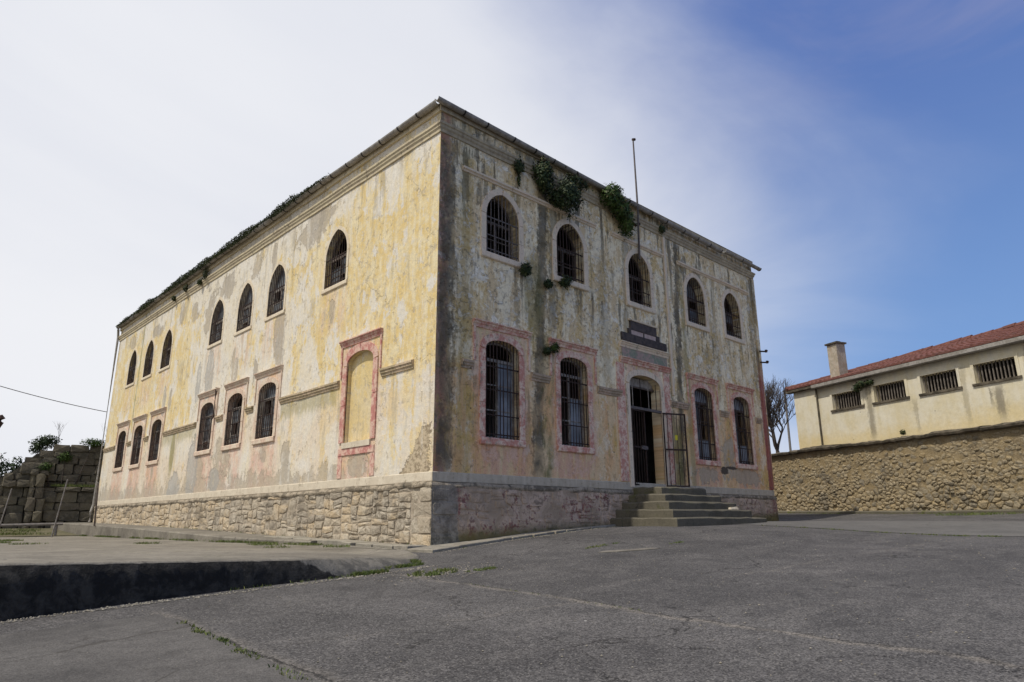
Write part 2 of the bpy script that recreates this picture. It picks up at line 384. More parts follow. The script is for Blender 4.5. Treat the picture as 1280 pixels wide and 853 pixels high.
M_MORT = simple('old_mortar', (.24, .20, .145), (.46, .39, .30), 5, .95, .8, .02)
M_RUB = stone_material('yellow_rubble_stone', ((.36, .275, .15), (.29, .23, .14), (.21, .18, .13), (.38, .32, .22), (.16, .14, .105)), .2, 1., 1.3, .8)
M_RUBM = stone_material('ochre_mortar', ((.28, .21, .11), (.28, .21, .11), (.28, .21, .11), (.36, .285, .175), (.15, .12, .08)), .2, 1., 1.6, .7)
M_RUIN = stone_material('dark_ashlar', ((.125, .11, .08), (.09, .082, .062), (.17, .15, .10), (.19, .165, .12)), .6, 1., 1.4, .6)
M_RUIND = simple('ruin_core', (.04, .036, .028), (.10, .09, .065), 3, .95, .9, .04)
M_COPE = simple('weathered_coping', (.05, .042, .03), (.15, .125, .09), 3, .95, .9, .03)

def trim_material(name, c1, c2, c3, amt=.5, front_dirt=0):
    mt, g, b = material(name); p = g.pos(); x, y, z = g.sep(p)
    n = g.noise(p, 3.0, 6, .7, .4); f = g.noise(p, 13, 6, .7); s = g.noise(g.comb(x, y, z*.2), 8, 4)
    c = g.mix(g.st(n*.6+f*.4, .44, .56), c1, c2)
    c = g.mix(g.st(f*.6+s*.4, .53, .64)*amt, c, c3)
    if front_dirt: c = g.mix(g.st(y, .03, -.005)*g.st(f*.5+s*.5, .30, .55)*front_dirt, c, (.24, .20, .145))
    c = g.mulc(c, f*.7+.65)
    finish(g, b, c, f+n*.5, .6, .015); return mt
M_TRIMF = trim_material('pink_window_trim', (.56, .26, .20), (.74, .57, .44), (.16, .125, .09), .75)
M_TRIMS = trim_material('pale_pink_trim', (.56, .41, .31), (.62, .52, .40), (.32, .26, .19), .65)
M_TRIMU = trim_material('cream_upper_trim', (.62, .52, .38), (.65, .57, .43), (.40, .33, .23), .6)
M_TRIMB = trim_material('rose_trim', (.46, .20, .17), (.60, .42, .33), (.36, .28, .2), .35)
M_UPF = trim_material('grey_cream_trim', (.70, .60, .45), (.74, .60, .45), (.22, .18, .13), .75)
M_CORN = trim_material('cornice_plaster', (.58, .50, .33), (.50, .42, .29), (.20, .17, .12), .95, .6)
M_BAND = trim_material('band_stone', (.61, .54, .42), (.54, .47, .36), (.28, .235, .165), .8, .35)
M_LEDGE = trim_material('broken_ledge', (.15, .125, .09), (.34, .285, .21), (.06, .053, .04), 1.)
M_MOSSY = trim_material('mossy_moulding', (.36, .29, .18), (.54, .42, .29), (.09, .09, .034), .95)
M_MOSSF = trim_material('grimy_moulding', (.34, .27, .19), (.52, .38, .28), (.07, .07, .04), .95)

def front_plinth_material():
    mt, g, b = material('stained_plinth_render'); p = g.pos(); x, y, z = g.sep(p)
    n = g.noise(p, 1.6, 7, .68, .5); f = g.noise(p, 9, 7, .72); q = g.comb(x, z, 0.)
    c = g.mix(g.st(n, .38, .6), (.36, .275, .195), (.58, .44, .33))
    c = g.mix(g.st(f*.6+n*.4, .5, .60)*.75, c, (.12, .095, .07))
    rd = g.st(f*.55+n*.45, .535, .575)*g.st(g.noise(p, .9, 2), .47, .56)
    rd = rd.max(g.st(g.blob(x, z, .6, .92, .3, .3, f, 0., .8).max(g.blob(x, z, 4.3, .72, .7, .3, f, 0., .8))*.2+f, .64, .70)).max(g.st((x-14.3).abs()+(f-.5)*.5, .4, .2))
    c = g.mix(rd*.7*g.st(g.noise(p, 15, 4, .7), .38, .56), c, (.20, .055, .06))
    c = g.mix(g.st(z-x*.03+(f-.5)*.5, .38, .12)*.9, c, g.mix(g.st(n, .4, .6), (.10, .095, .04), (.16, .13, .04)))
    c = g.mix(g.box(x, z, -.1, .62, -.2, 1.3, .05, f, .2)*.8, c, g.mix(g.st(f*.5+n*.5, .42, .58), (.14, .13, .105), (.32, .295, .24)))
    c = g.mulc(c, f*.6+.7)
    finish(g, b, c, f+n*1.2, .9, .035); return mt
M_PLF = front_plinth_material()
M_DARKW = simple('dark_weathered_wood', (.07, .055, .045), (.16, .13, .11), 8, .8, .4)
M_GREYW = simple('grey_weathered_wood', (.20, .175, .15), (.36, .33, .29), 8, .8, .4)
M_IRON = simple('rusty_iron', (.028, .022, .02), (.075, .045, .035), 14, .75, .4, metallic=.3)
M_IRONL = simple('grey_iron', (.10, .09, .085), (.17, .14, .125), 14, .7, .4, metallic=.2)
M_GLASS, g, b = material('dusty_glass'); p = g.pos(); n = g.noise(p, 3, 5, .6)
finish(g, b, g.mix(g.st(n, .35, .65), (.05, .055, .06), (.15, .165, .18))); b.inputs['Roughness'].default_value = .5; b.inputs['Specular IOR Level'].default_value = .5
M_GLASS2, g, b = material('bluish_dusty_glass'); p = g.pos(); n = g.noise(p, 2, 5, .6)
finish(g, b, g.mix(g.st(n, .35, .65), (.16, .18, .20), (.30, .33, .36))); b.inputs['Roughness'].default_value = .55; b.inputs['Specular IOR Level'].default_value = .5
M_GUT = trim_material('dull_zinc', (.27, .25, .22), (.38, .36, .325), (.10, .088, .07), .75)
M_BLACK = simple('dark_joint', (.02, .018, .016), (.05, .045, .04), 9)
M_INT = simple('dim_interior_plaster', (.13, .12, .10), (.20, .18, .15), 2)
M_ROOF = simple('old_roof_sheet', (.16, .13, .10), (.26, .20, .15), 3)
M_MARBLE = simple('dark_plaque', (.045, .036, .032), (.10, .075, .062), 9, .7)
M_PLPALE = simple('pale_pink_panel', (.42, .31, .28), (.52, .42, .37), 7)
M_GREENP = trim_material('green_pink_panel', (.24, .27, .2), (.42, .30, .26), (.14, .12, .10), .6)

# ------------------------------------------------------------------ ground: yard
def asphalt_material():
    mt, g, b = material('old_asphalt'); p = g.pos(); x, y, z = g.sep(p)
    big = g.noise(p, .35, 5, .55, .6); med = g.noise(p, 1.7, 6, .65, .3); fine = g.noise(p, 34, 4, .75); sp = g.noise(p, 95, 2, .6)
    c = g.mix(g.st(big*.6+med*.4, .36, .64), (.058, .0545, .052), (.094, .088, .083))
    c = g.mix(g.st(med, .55, .72)*.5, c, (.118, .109, .10))
    # the worn, pale joint lines between old paving bays
    jn = (med-.5)*.34+(fine-.5)*.16+(big-.5)*.3
    j1 = g.st((x+2.74+jn).abs(), .10, .0)*g.st(y, -2.3, -3.2)*g.st(g.noise(p, 2.9, 5, .7), .32, .48)
    j2 = g.st((x+5.98+jn).abs(), .14, .0)*g.st(y, -3.3, -3.7)
    j3 = g.st((y+6.4+x*.10+jn*1.5).abs(), .05, .0)*g.st(big, .45, .55)*.7
    j4 = g.st((x-3.4+y*.10+jn*2).abs(), .07, .0)*g.st(big, .5, .56)*.6
    c = g.mix((j1*.7).max(j2*.4).max(j3*.5).max(j4*.5), c, (.17, .15, .125))
    sm = g.st((x+2.69+jn).abs(), .020, .004)*g.st(y, -2.3, -3.0)*g.st(g.noise(p, 1.3, 4, .7), .40, .52)
    sm = sm.max(g.st((x+5.98+jn*.6).abs(), .022, .004)*g.st(y, -3.9, -4.2))
    c = g.mix(sm*.9, c, (.018, .017, .015))
    tread = g.st(g.noise(g.comb(x*.25, y*1.2, 0.), 1.2, 4, .6), .52, .66)*.35
    c = g.mix(tread, c, (.122, .113, .104))
    cr = g.st(g.vor(g.comb(x*.28+(med-.5)*.5, y*.22+(big-.5), 0.), 1.0, 'DISTANCE_TO_EDGE'), .008, .001)*g.st(big, .43, .50)
    c = g.mix(cr*.85, c, (.022, .02, .018))
    ag = g.sep(g.vor(p, 80, 'F1', 1))[0]; ag2 = g.sep(g.vor(p, 24, 'F1', 1))[1]
    c = g.mulc(c, fine*1.0+.5); c = g.mulc(c, g.st(ag, .0, 1.)*.95+.52); c = g.mulc(c, ag2*.25+.875)
    stn = g.st(g.noise(p, .8, 7, .68, 1.2), .54, .66)*.45; c = g.mix(stn, c, (.034, .032, .031))
    wh = g.st(g.sep(g.vor(p, 95, 'F1', 1))[2], .93, .96)
    c = g.mix(wh*.5, c, (.26, .245, .22))
    bits = g.st(g.vor(p, 2.7), .045, .02)*g.st(med, .5, .58); c = g.mix(bits*.8, c, (.5, .48, .44))
    finish(g, b, c, fine+sp*.8+med*.6, .5, .010); return mt
M_ASPH = asphalt_material()
def concrete_material(name, c1, c2, stain=(.10, .09, .075), moss=.3, fine_s=30, grain=0):
    mt, g, b = material(name); p = g.pos()
    big = g.noise(p, .5, 5, .6, .8); med = g.noise(p, 2.6, 6, .66, .4); fine = g.noise(p, fine_s, 4, .7)
    c = g.mix(g.st(big*.5+med*.5, .36, .64), c1, c2)
    c = g.mix(g.st(med, .53, .70)*.55, c, stain)
    c = g.mix(g.st(big*.5+med*.5, .56, .64)*moss, c, (.10, .10, .035))
    cr = g.st(g.vor(g.comb(*[(a+(med-.5)*.5) for a in g.sep(p)[:2]], 0.), .6, 'DISTANCE_TO_EDGE'), .006, .0)*g.st(big, .47, .52)
    c = g.mix(cr*.7, c, (.04, .036, .03))
    c = g.mulc(c, fine*.8+.6)
    if grain: c = g.mulc(c, g.sep(g.vor(p, 130, 'F1', 1))[0]*grain+(1-grain/2)); c = g.mulc(c, g.noise(p, 7, 6, .75)*.8+.6)
    finish(g, b, c, fine+med*.8, .5, .012); return mt
M_CONC = concrete_material('worn_concrete', (.125, .112, .09), (.23, .208, .168), (.075, .066, .05), .3, 30, .4)
M_CONC2 = concrete_material('grey_concrete', (.095, .09, .082), (.135, .128, .116), moss=.05)
M_PATCH = concrete_material('yard_concrete', (.062, .058, .054), (.105, .098, .09), (.045, .042, .039), moss=.0, fine_s=40, grain=.7)
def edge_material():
    mt, g, b = material('painted_shadow_slab_edge'); p = g.pos(); x, y, z = g.sep(p)
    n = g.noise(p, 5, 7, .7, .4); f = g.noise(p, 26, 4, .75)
    shadow_col = g.mix(g.st(n, .42, .62), (.016, .015, .0135), (.05, .046, .039))  # dark stained concrete with the shadow on the face painted into its colour
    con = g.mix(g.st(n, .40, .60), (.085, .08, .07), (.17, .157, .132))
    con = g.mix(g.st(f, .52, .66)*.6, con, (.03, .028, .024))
    c = g.mix(g.st(x+z*2.4+3.92+(n-.5)*.5+(f-.5)*.12, -.03, .03), shadow_col, con); c = g.mulc(c, f*.8+.6)  # diagonal edge of the cast shadow, painted as a colour change
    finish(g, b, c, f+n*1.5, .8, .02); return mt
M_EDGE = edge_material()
M_STEP = concrete_material('mossy_step_stone', (.085, .076, .055), (.14, .125, .092), (.035, .033, .02), .7)
M_PAVE = stone_material('pale_paving', ((.28, .255, .20), (.24, .22, .175), (.19, .17, .135), (.33, .30, .245)), .2, .6, 1.2, .4)

def sheet(name, mat, f, xs, ys, zf, **kw):
    vs = [(x, y, zf(x, y)) for y in ys for x in xs]; nx = len(xs)
    fs = [(j*nx+i, j*nx+i+1, (j+1)*nx+i+1, (j+1)*nx+i) for j in range(len(ys)-1) for i in range(nx-1) if f is None or f((xs[i]+xs[i+1])/2, (ys[j]+ys[j+1])/2)]
    return obj(name, vs, fs, mat, None, True, **kw)
def axis(lo, hi, step, far):
    a = list(np.arange(lo, hi+1e-6, step)); s = step
    while a[-1] < far: s *= 1.5; a.append(a[-1]+s)
    s = step; b = [a[0]]
    while b[-1] > -far: s *= 1.5; b.append(b[-1]-s)
    return b[::-1][:-1]+a
def zg(x, y):
    return ground(x, y)+(mn.noise(Vector((x*.5, y*.5, 0)))*.015 if abs(x) < 25 and abs(y) < 25 else 0)
yard = sheet('asphalt_yard', M_ASPH, None, axis(-14, 20, .4, 1500), axis(-16, 12, .4, 1500), zg, kind='structure')
# concrete bay in the lower left corner of the yard, and the concrete strip by the steps
def patch(name, mat, poly, step=.2, up=.008, **kw):
    xs = [p[0] for p in poly]; ys = [p[1] for p in poly]; pts = [Vector((a, b)) for a, b in poly]
    n = len(poly); ed = [(i, (i+1) % n) for i in range(n)]
    for gx in np.arange(min(xs), max(xs), step):
        for gy in np.arange(min(ys), max(ys), step):
            if inpoly(gx, gy, poly): pts.append(Vector((gx, gy)))
    v, e, f, *_ = delaunay_2d_cdt(pts, ed, [], 0, 1e-5)
    F = [t for t in f if inpoly(sum(v[i].x for i in t)/len(t), sum(v[i].y for i in t)/len(t), poly)]
    return obj(name, [(a.x, a.y, zg(a.x, a.y)+up) for a in v], F, mat, None, True, **kw)
def wob_line(a, b, n, amp, seed):
    rr = random.Random(seed); out = []
    for i in range(n+1):
        t = i/n; k = amp if 0 < i < n else 0
        out.append((a[0]+(b[0]-a[0])*t+rr.uniform(-k, k), a[1]+(b[1]-a[1])*t+rr.uniform(-k, k)))
    return out
patch('concrete_bay', M_PATCH, wob_line((-13, -3.75), (-6.0, -3.72), 24, .03, 1)+wob_line((-5.97, -3.75), (-6.1, -9.5), 30, .03, 2)+[(-13, -9.5)], kind='structure')
patch('concrete_path', M_CONC2, wob_line((8.0, -1.9), (8.25, -12), 40, .03, 3)+wob_line((12.9, -12), (12.6, -1.2), 30, .04, 4)+[(9.9, -1.2), (9.9, -1.9)], kind='structure', step=.4)

# ------------------------------------------------------------------ raised concrete terrace on the left
EDGE = [(-15, -3.25, .16, .03), (-11, -3.05, .14, .03), (-7.08, -2.86, .11, .03), (-4.71, -2.49, .036, .03), (-3.95, -2.46, .015, .05), (-3.5, -2.44, .0, .16), (-3.1, -2.42, -.01, .34), (-2.6, -2.30, -.02, .46), (-2.1, -2.1, -.04, .42), (-1.8, -1.95, -.08, .30), (-1.45, -1.6, -.09, .15), (-1.1, -1.2, -.06, .1), (-.85, -.5, -.02, .08), (-.7, .6, .0, .05), (-.7, 2.0, .02, .05)]
def terrace():
    E2 = []
    for i in range(len(EDGE)-1):
        a, b2 = np.array(EDGE[i]), np.array(EDGE[i+1]); n = max(2, int(np.hypot(*(b2-a)[:2])/(.07 if i > 1 else .3)))
        for k in range(n): E2.append(a+(b2-a)*k/n)
    E2.append(np.array(EDGE[-1]))
    back = [(-20, 26), (-15, 26), (-8, 26), (-4, 25), (-1.2, 24), (-.9, 14), (-.8, 6), (-.75, 2.0)]
    nb = len(E2); bl = []
    L = [0]
    for i in range(len(back)-1): L.append(L[-1]+math.dist(back[i], back[i+1]))
    for k in range(nb):
        t = (k/(nb-1))**1.0*L[-1]
        for i in range(len(back)-1):
            if t <= L[i+1]+1e-6:
                s = (t-L[i])/(L[i+1]-L[i]); bl.append((back[i][0]+(back[i+1][0]-back[i][0])*s, back[i][1]+(back[i+1][1]-back[i][1])*s)); break
    vs = []; rows = 14
    for k, e in enumerate(E2):
        x, y, z, ins = e; gz = ground(x, y); j = mn.noise(Vector((x*3, y*3, 0)))*.025+mn.noise(Vector((x*11, y*11, 0)))*.012; j2 = mn.noise(Vector((x*4, y*4, 5)))*.014+mn.noise(Vector((x*19, y*19, 5)))*.016; z = z+min(0, mn.noise(Vector((x*13, y*13, 8)))*.022+.006)
        nx, ny = -.15, 1.0
        if k > nb*.8: nx, ny = -.9, .4
        vs.append((x, y+j, gz-.35)); vs.append((x, y+j, gz-.01))
        h = z-gz
        vs.append((x+nx*ins*.5, y+ny*ins*.5+j2, gz+h*.55))
        vs.append((x+nx*ins*.92, y+ny*ins*.92+j2*.7, z-.02)); vs.append((x+nx*(ins+.025), y+ny*(ins+.025)+j2*.7, z))
        bx, by = bl[k]; sx, sy = x+nx*(ins+.03), y+ny*(ins+.03)
        for q in range(1, rows+1):
            t = (q/rows)**1.8; px, py = sx+(bx-sx)*t, sy+(by-sy)*t
            zz = z*(1-min(1, t*2))+0.0*min(1, t*2)
            vs.append((px, py, zz+mn.noise(Vector((px*.6, py*.6, 2)))*.012))
    W = 5+rows
    fe = []; ft = []
    for k in range(nb-1):
        for q in range(W-1):
            (fe if q < 3 else ft).append((k*W+q, (k+1)*W+q, (k+1)*W+q+1, k*W+q+1))
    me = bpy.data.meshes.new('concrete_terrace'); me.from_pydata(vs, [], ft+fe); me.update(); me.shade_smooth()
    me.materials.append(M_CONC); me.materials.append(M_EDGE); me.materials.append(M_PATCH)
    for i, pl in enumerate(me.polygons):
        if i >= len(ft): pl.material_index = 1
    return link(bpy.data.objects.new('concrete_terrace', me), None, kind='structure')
terrace()

# footway along the sunny side wall: a kerbed walk that rises away from the corner
def lerp(t, pts):
    for i in range(len(pts)-1):
        if t <= pts[i+1][0]: return pts[i][1]+(pts[i+1][1]-pts[i][1])*max(0, (t-pts[i][0])/(pts[i+1][0]-pts[i][0]))
    return pts[-1][1]
WALKZ = [(-1, 0), (0, .0), (6, .12), (13, .29), (21, .45), (27, .52)]
def walk():
    ys = list(np.arange(3.5, 27.01, .3)); vs = []; fs = []
    for y in ys:
        z = lerp(y, WALKZ); j = mn.noise(Vector((0, y*2, 0)))*.02; xo = -1.3+.7*max(0, (7-y)/4)
        vs += [(xo+j, y, -.3), (xo+j, y, z-.03), (xo+.03+j, y, z), (-.6, y, z+.005), (.05, y, z+.01)]
    for i in range(len(ys)-1):
        for q in range(4): fs.append((i*5+q, (i+1)*5+q, (i+1)*5+q+1, i*5+q+1))
    fs.append((0, 1, 2, 3, 4))
    return obj('side_footway', vs, fs, M_CONC, None, kind='structure')
walk()
# irregular paving stones round the corner
apron = empty('stone_apron', (0, 0, 0), kind='structure')
def paver(poly, zf, name='paving_stone', par=None, mat=M_PAVE, th=.10):
    n = len(poly); cx = sum(p[0] for p in poly)/n; cy = sum(p[1] for p in poly)/n
    up = random.uniform(.0, .018)
    vs = [(x, y, zf(x, y)+up-th) for x, y in poly]+[(x, y, zf(x, y)+up-.012) for x, y in poly]+[(cx+(x-cx)*.95, cy+(y-cy)*.95, zf(x, y)+up) for x, y in poly]
    fs = [(i, (i+1) % n, n+(i+1) % n, n+i) for i in range(n)]+[(n+i, n+(i+1) % n, 2*n+(i+1) % n, 2*n+i) for i in range(n)]+[tuple(range(2*n, 3*n))]
    return obj(name, vs, fs, mat, par)
zf = lambda x, y: ground(x, y)+.045
rr = random.Random(5); xx = -.62
while xx < 5.2:
    w_ = rr.uniform(.35, .85); x1 = min(xx+w_, 5.35)
    wd = lambda q: lerp(q, [(-1, .85), (0, .80), (1.6, .56), (3.6, .42), (5.4, .32)])
    split = rr.random() < .45 and wd(xx) > .5
    e0, e1 = wd(xx)+rr.uniform(-.03, .03), wd(x1)+rr.uniform(-.03, .03)
    gp = .012
    y0 = -.07
    if split:
        mdl = rr.uniform(.4, .6)
        paver([(xx+gp, y0), (xx+gp, -e0*mdl+gp), (x1-gp, -e1*mdl+gp), (x1-gp, y0)][::-1], zf, par=apron)
        paver([(xx+gp, -e0*mdl-gp), (xx+gp, -e0), (x1-gp, -e1), (x1-gp, -e1*mdl-gp)][::-1], zf, par=apron)
    else:
        paver([(xx+gp, y0), (xx+gp+rr.uniform(-.02, .02), -e0), (x1-gp, -e1), (x1-gp, y0)][::-1], zf, par=apron)
    xx = x1
yy = .0
while yy < 6.0:
    y1 = yy+rr.uniform(.4, .9)
    zz = lambda x, y: lerp(y, WALKZ)+.02
    o_ = rr.uniform(.52, .66)
    paver([(-.07, yy+.012), (-.07, y1-.012), (-o_, y1-.012+rr.uniform(-.02, .02)), (-o_-rr.uniform(-.03, .03), yy+.012)], zz, par=apron)
    yy = y1

# ------------------------------------------------------------------ THE OLD TWO-STOREY BUILDING
WF, LS = 14.35, 25.2
B = empty('prison_building', (0, 0, 0), label='big two-storey weathered plaster building with barred arched windows', category='building')
MF = lambda u, z, dd: Vector((u, -dd, z))       # front: u = x, dd outwards
MS = lambda u, z, dd: Vector((-dd, u, z))       # sunny side: u = y
def arch(u0, u1, zs, za, n=7):
    c = (u0+u1)/2; hw = (u1-u0)/2; h = za-zs; out = []
    if h > .4:
        Rr = (h*h+hw*hw)/(2*hw)
        a1 = math.atan2(h, Rr-hw)
        for i in range(n+1): a = a1*i/n; out.append((u0+Rr-Rr*math.cos(a), zs+Rr*math.sin(a)))
        out += [(2*c-a, b2) for a, b2 in out[:-1][::-1]]
    else:
        for i in range(2*n+1):
            t = math.pi*(1-i/(2*n)); out.append((c+hw*math.cos(t), zs+h*math.sin(t)**.85))
    return out
def outline(w_):  # from bottom-left over the arch to bottom-right
    u0, u1, z0, zs, za = w_[:5]
    return [(u0, z0)]+arch(u0, u1, zs, za)+[(u1, z0)]
FU = [(c-.53, c+.53, 6.47, 7.42, 8.05) for c in (1.89, 4.29, 7.30, 10.30, 12.60)]
FL = [(c-.52, c+.52, 2.21, 4.17, 4.42) for c in (1.88, 4.30, 10.31, 12.64)]
DOOR = (6.56, 8.02, 1.32, 4.08, 4.38)
SU = [(c-.55, c+.55, 6.47, 7.30, 8.05) for c in (4.42, 7.92, 10.20, 12.55, 17.75, 20.02, 22.37)]
SLW = [(c-.57, c+.57, 2.79, 4.12, 4.39) for c in (7.93, 10.22, 12.55, 17.75, 20.06, 22.40)]
BLIND = (2.32, 3.50, 2.28, 4.13, 4.42)

def wall(name, mat, Lw, z0, z1, holes, M, depth, blind=(), step=.35):
    pts = []; ed = []
    def loop(ps):
        o = len(pts); pts.extend(Vector(p) for p in ps); n = len(ps); ed.extend((o+i, o+(i+1) % n) for i in range(n))
    def densify(ps, st=.4):
        out = []
        for i in range(len(ps)):
            a, b2 = ps[i], ps[(i+1) % len(ps)]; n = max(1, int(math.dist(a, b2)/st))
            out += [(a[0]+(b2[0]-a[0])*k/n, a[1]+(b2[1]-a[1])*k/n) for k in range(n)]
        return out
    loop(densify([(0, z0), (Lw, z0), (Lw, z1), (0, z1)]))
    polys = [outline(h) for h in holes]
    for p_ in polys: loop(p_)
    rr = random.Random(3)
    for a in np.arange(step/2, Lw, step):
        for b2 in np.arange(z0+step/2, z1, step):
            q_ = (a+rr.uniform(-.06, .06), b2+rr.uniform(-.06, .06))
            if .1 < q_[0] < Lw-.1 and not any(h[0]-.1 < q_[0] < h[1]+.1 and h[2]-.1 < q_[1] < h[4]+.1 for h in holes): pts.append(Vector(q_))
    v, e, f, *_ = delaunay_2d_cdt(pts, ed, [], 0, 1e-5)
    V = []; 
    nfix = len(ed)
    for i, a in enumerate(v):
        edge = a.x < .01 or a.x > Lw-.01 or any(h[0]-.02 <= a.x <= h[1]+.02 and h[2]-.02 <= a.y <= h[4]+.02 for h in holes)
        dd = 0 if edge else mn.noise(Vector((a.x*.8, a.y*.8, 1)))*.012+mn.noise(Vector((a.x*2.5, a.y*2.5, 4)))*.006
        V.append(M(a.x, a.y, dd))
    F = []
    for t in f:
        cx = sum(v[i].x for i in t)/3; cy = sum(v[i].y for i in t)/3
        if not any(h[0]-.01 < cx < h[1]+.01 and inpoly(cx, cy, p_) for h, p_ in zip(holes, polys)): F.append(tuple(t))
    for h, p_ in zip(holes, polys):
        o = len(V); n = len(p_); dp = .11 if h in blind else depth
        V += [M(a, b2, 0) for a, b2 in p_]+[M(a, b2, -dp) for a, b2 in p_]
        F += [(o+i, o+(i+1) % n, o+n+(i+1) % n, o+n+i) for i in range(n)]
        if h in blind: F.append(tuple(range(o+n, o+2*n)))
    # inner face
    return obj(name, V, F, mat, B)
wall('front_wall', M_FRONT, WF, 1.26, 9.52, FU+FL+[DOOR], MF, .32)
wall('side_wall', M_SIDE, LS, 1.26, 9.52, SU+SLW+[BLIND], MS, .3, (BLIND,))
mb = MB(); mb.box((WF-.5, .03, -.3), (WF-.003, LS, 9.52)); mb.build('far_wall', M_FRONT, B)
mb = MB(); mb.box((.03, LS-.5, -.3), (WF-.5, LS-.003, 9.52)); mb.build('back_wall', M_SIDE, B)
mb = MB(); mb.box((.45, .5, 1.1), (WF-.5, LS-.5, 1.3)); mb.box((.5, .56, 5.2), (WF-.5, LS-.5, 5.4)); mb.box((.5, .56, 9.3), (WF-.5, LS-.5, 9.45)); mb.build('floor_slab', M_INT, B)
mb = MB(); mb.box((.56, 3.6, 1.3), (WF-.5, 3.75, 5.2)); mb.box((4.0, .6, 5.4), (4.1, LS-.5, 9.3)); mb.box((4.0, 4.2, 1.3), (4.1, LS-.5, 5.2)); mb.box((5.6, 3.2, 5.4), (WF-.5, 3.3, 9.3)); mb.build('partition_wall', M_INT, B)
def ringz(name, prof, mat, amp=.012, x0=0, y0=0, x1=WF, y1=LS):
    """closed moulding round all four walls; prof = [(out, z)]"""
    mb = MB(); n = len(prof); o = 0
    seg = []
    def corner(pa, pb, steps): 
        for i in range(steps): t = i/steps; seg.append((pa, pb, t))
    C = [(x0, y0, -1, -1), (x1, y0, 1, -1), (x1, y1, 1, 1), (x0, y1, -1, 1)]
    for ci in range(4):
        a, b2 = C[ci], C[(ci+1) % 4]; ln = math.dist(a[:2], b2[:2]); ns = int(ln/(.45 if amp < .02 else .14))
        for i in range(ns):
            t = i/ns; wv = 0 if i == 0 else 1
            for (d_, z_) in prof:
                pa = Vector((a[0]+a[2]*d_, a[1]+a[3]*d_, z_)); pb = Vector((b2[0]+b2[2]*d_, b2[1]+b2[3]*d_, z_)); p_ = pa.lerp(pb, t)
                if wv and d_ > .01: p_ += Vector((mn.noise(p_*1.7), mn.noise(p_*1.7+Vector((9, 9, 9))), mn.noise(p_*1.3+Vector((5, 0, 3)))))*amp+Vector((mn.noise(p_*5), mn.noise(p_*5+Vector((2, 2, 2))), mn.noise(p_*5+Vector((7, 7, 7)))))*(amp-.012)
                mb.v.append(p_)
    rings = len(mb.v)//n
    for i in range(rings):
        for k_ in range(n): mb.f.append((i*n+k_, ((i+1) % rings)*n+k_, ((i+1) % rings)*n+(k_+1) % n, i*n+(k_+1) % n))
    return mb.build(name, mat, B)
ringz('cornice', [(-.02, 8.97), (.03, 8.985), (.035, 9.05), (.065, 9.09), (.07, 9.135), (.095, 9.16), (.10, 9.21), (.07, 9.235), (-.02, 9.25)], M_CORN)
ringz('eave_board', [(-.02, 9.50), (.05, 9.50), (.055, 9.66), (-.02, 9.66)], M_CORN)
ringz('plinth_band', [(-.02, 1.235), (.014, 1.245), (.018, 1.26), (.016, 1.42), (.008, 1.435), (-.02, 1.44)], M_BAND)
ringz('plinth_ledge', [(-.02, 1.12), (.06, 1.13), (.072, 1.17), (.062, 1.20), (.04, 1.234), (-.02, 1.238)], M_LEDGE, .032)
# front plinth with slight batter
def plinth_front():
    xs = np.arange(0, WF+.01, .35); vs = []; fs = []
    for i, x in enumerate(np.linspace(-.055, WF+.05, 60)):
        for j, (z, dd) in enumerate(((-.4, .075), (0, .07), (.3, .066), (.6, .062), (.9, .058), (1.17, .05))):
            nz = 0 if i in (0, 59) else mn.noise(Vector((x*1.5, z*2, 7)))*.02+mn.noise(Vector((x*4, z*4, 3)))*.008
            vs.append((x, -dd-nz, z))
    for i in range(59):
        for j in range(5): fs.append((i*6+j, (i+1)*6+j, (i+1)*6+j+1, i*6+j+1))
    return obj('plinth_face', vs, fs, M_PLF, B)
plinth_front()
mb = MB(); mb.box((-.03, -.045, -.4), (WF+.045, .5, 1.17)); mb.box((-.028, .5, -.4), (.5, LS+.04, 1.17)); mb.build('plinth_core', M_MORT, B)

# rubble stones of the sunny side's plinth: each stone a piece of its own
def stone_mesh(poly, M, dep, rng, bulge=.02, back=-.02, ins=.82):
    n = len(poly); cx = sum(p[0] for p in poly)/n; cy = sum(p[1] for p in poly)/n
    vs = [M(a, b2, back) for a, b2 in poly]+[M(a, b2, dep*.55) for a, b2 in poly]
    vs += [M(cx+(a-cx)*ins, cy+(b2-cy)*ins, dep+rng.uniform(-.3, .3)*bulge) for a, b2 in poly]+[M(cx, cy, dep+bulge*.6)]
    fs = [(i, (i+1) % n, n+(i+1) % n, n+i) for i in range(n)]+[(n+i, n+(i+1) % n, 2*n+(i+1) % n, 2*n+i) for i in range(n)]+[(2*n+i, 2*n+(i+1) % n, 3*n) for i in range(n)]
    return vs, fs
def rect_stone(u0, u1, z0, z1, rng, j=.03):
    w_, h_ = u1-u0, z1-z0; j = min(j, w_*.11, h_*.11); c_ = min(w_, h_)*rng.uniform(.05, .16)
    r_ = lambda: rng.uniform(-j, j)*.55
    i_ = lambda: rng.uniform(0, j)*.8
    xm, zm = (u0+u1)/2+w_*rng.uniform(-.15, .15), (z0+z1)/2+h_*rng.uniform(-.15, .15)
    return [(u0+c_+r_(), z0+i_()), (xm, z0+i_()*.6), (u1-c_+r_(), z0+i_()), (u1-i_(), z0+c_+r_()), (u1-i_()*.6, zm), (u1-i_(), z1-c_+r_()), (u1-c_+r_(), z1-i_()), (xm+r_(), z1-i_()*.6), (u0+c_+r_(), z1-i_()), (u0+i_(), z1-c_+r_()), (u0+i_()*.6, zm+r_()), (u0+i_(), z0+c_+r_())]
rng = random.Random(11)
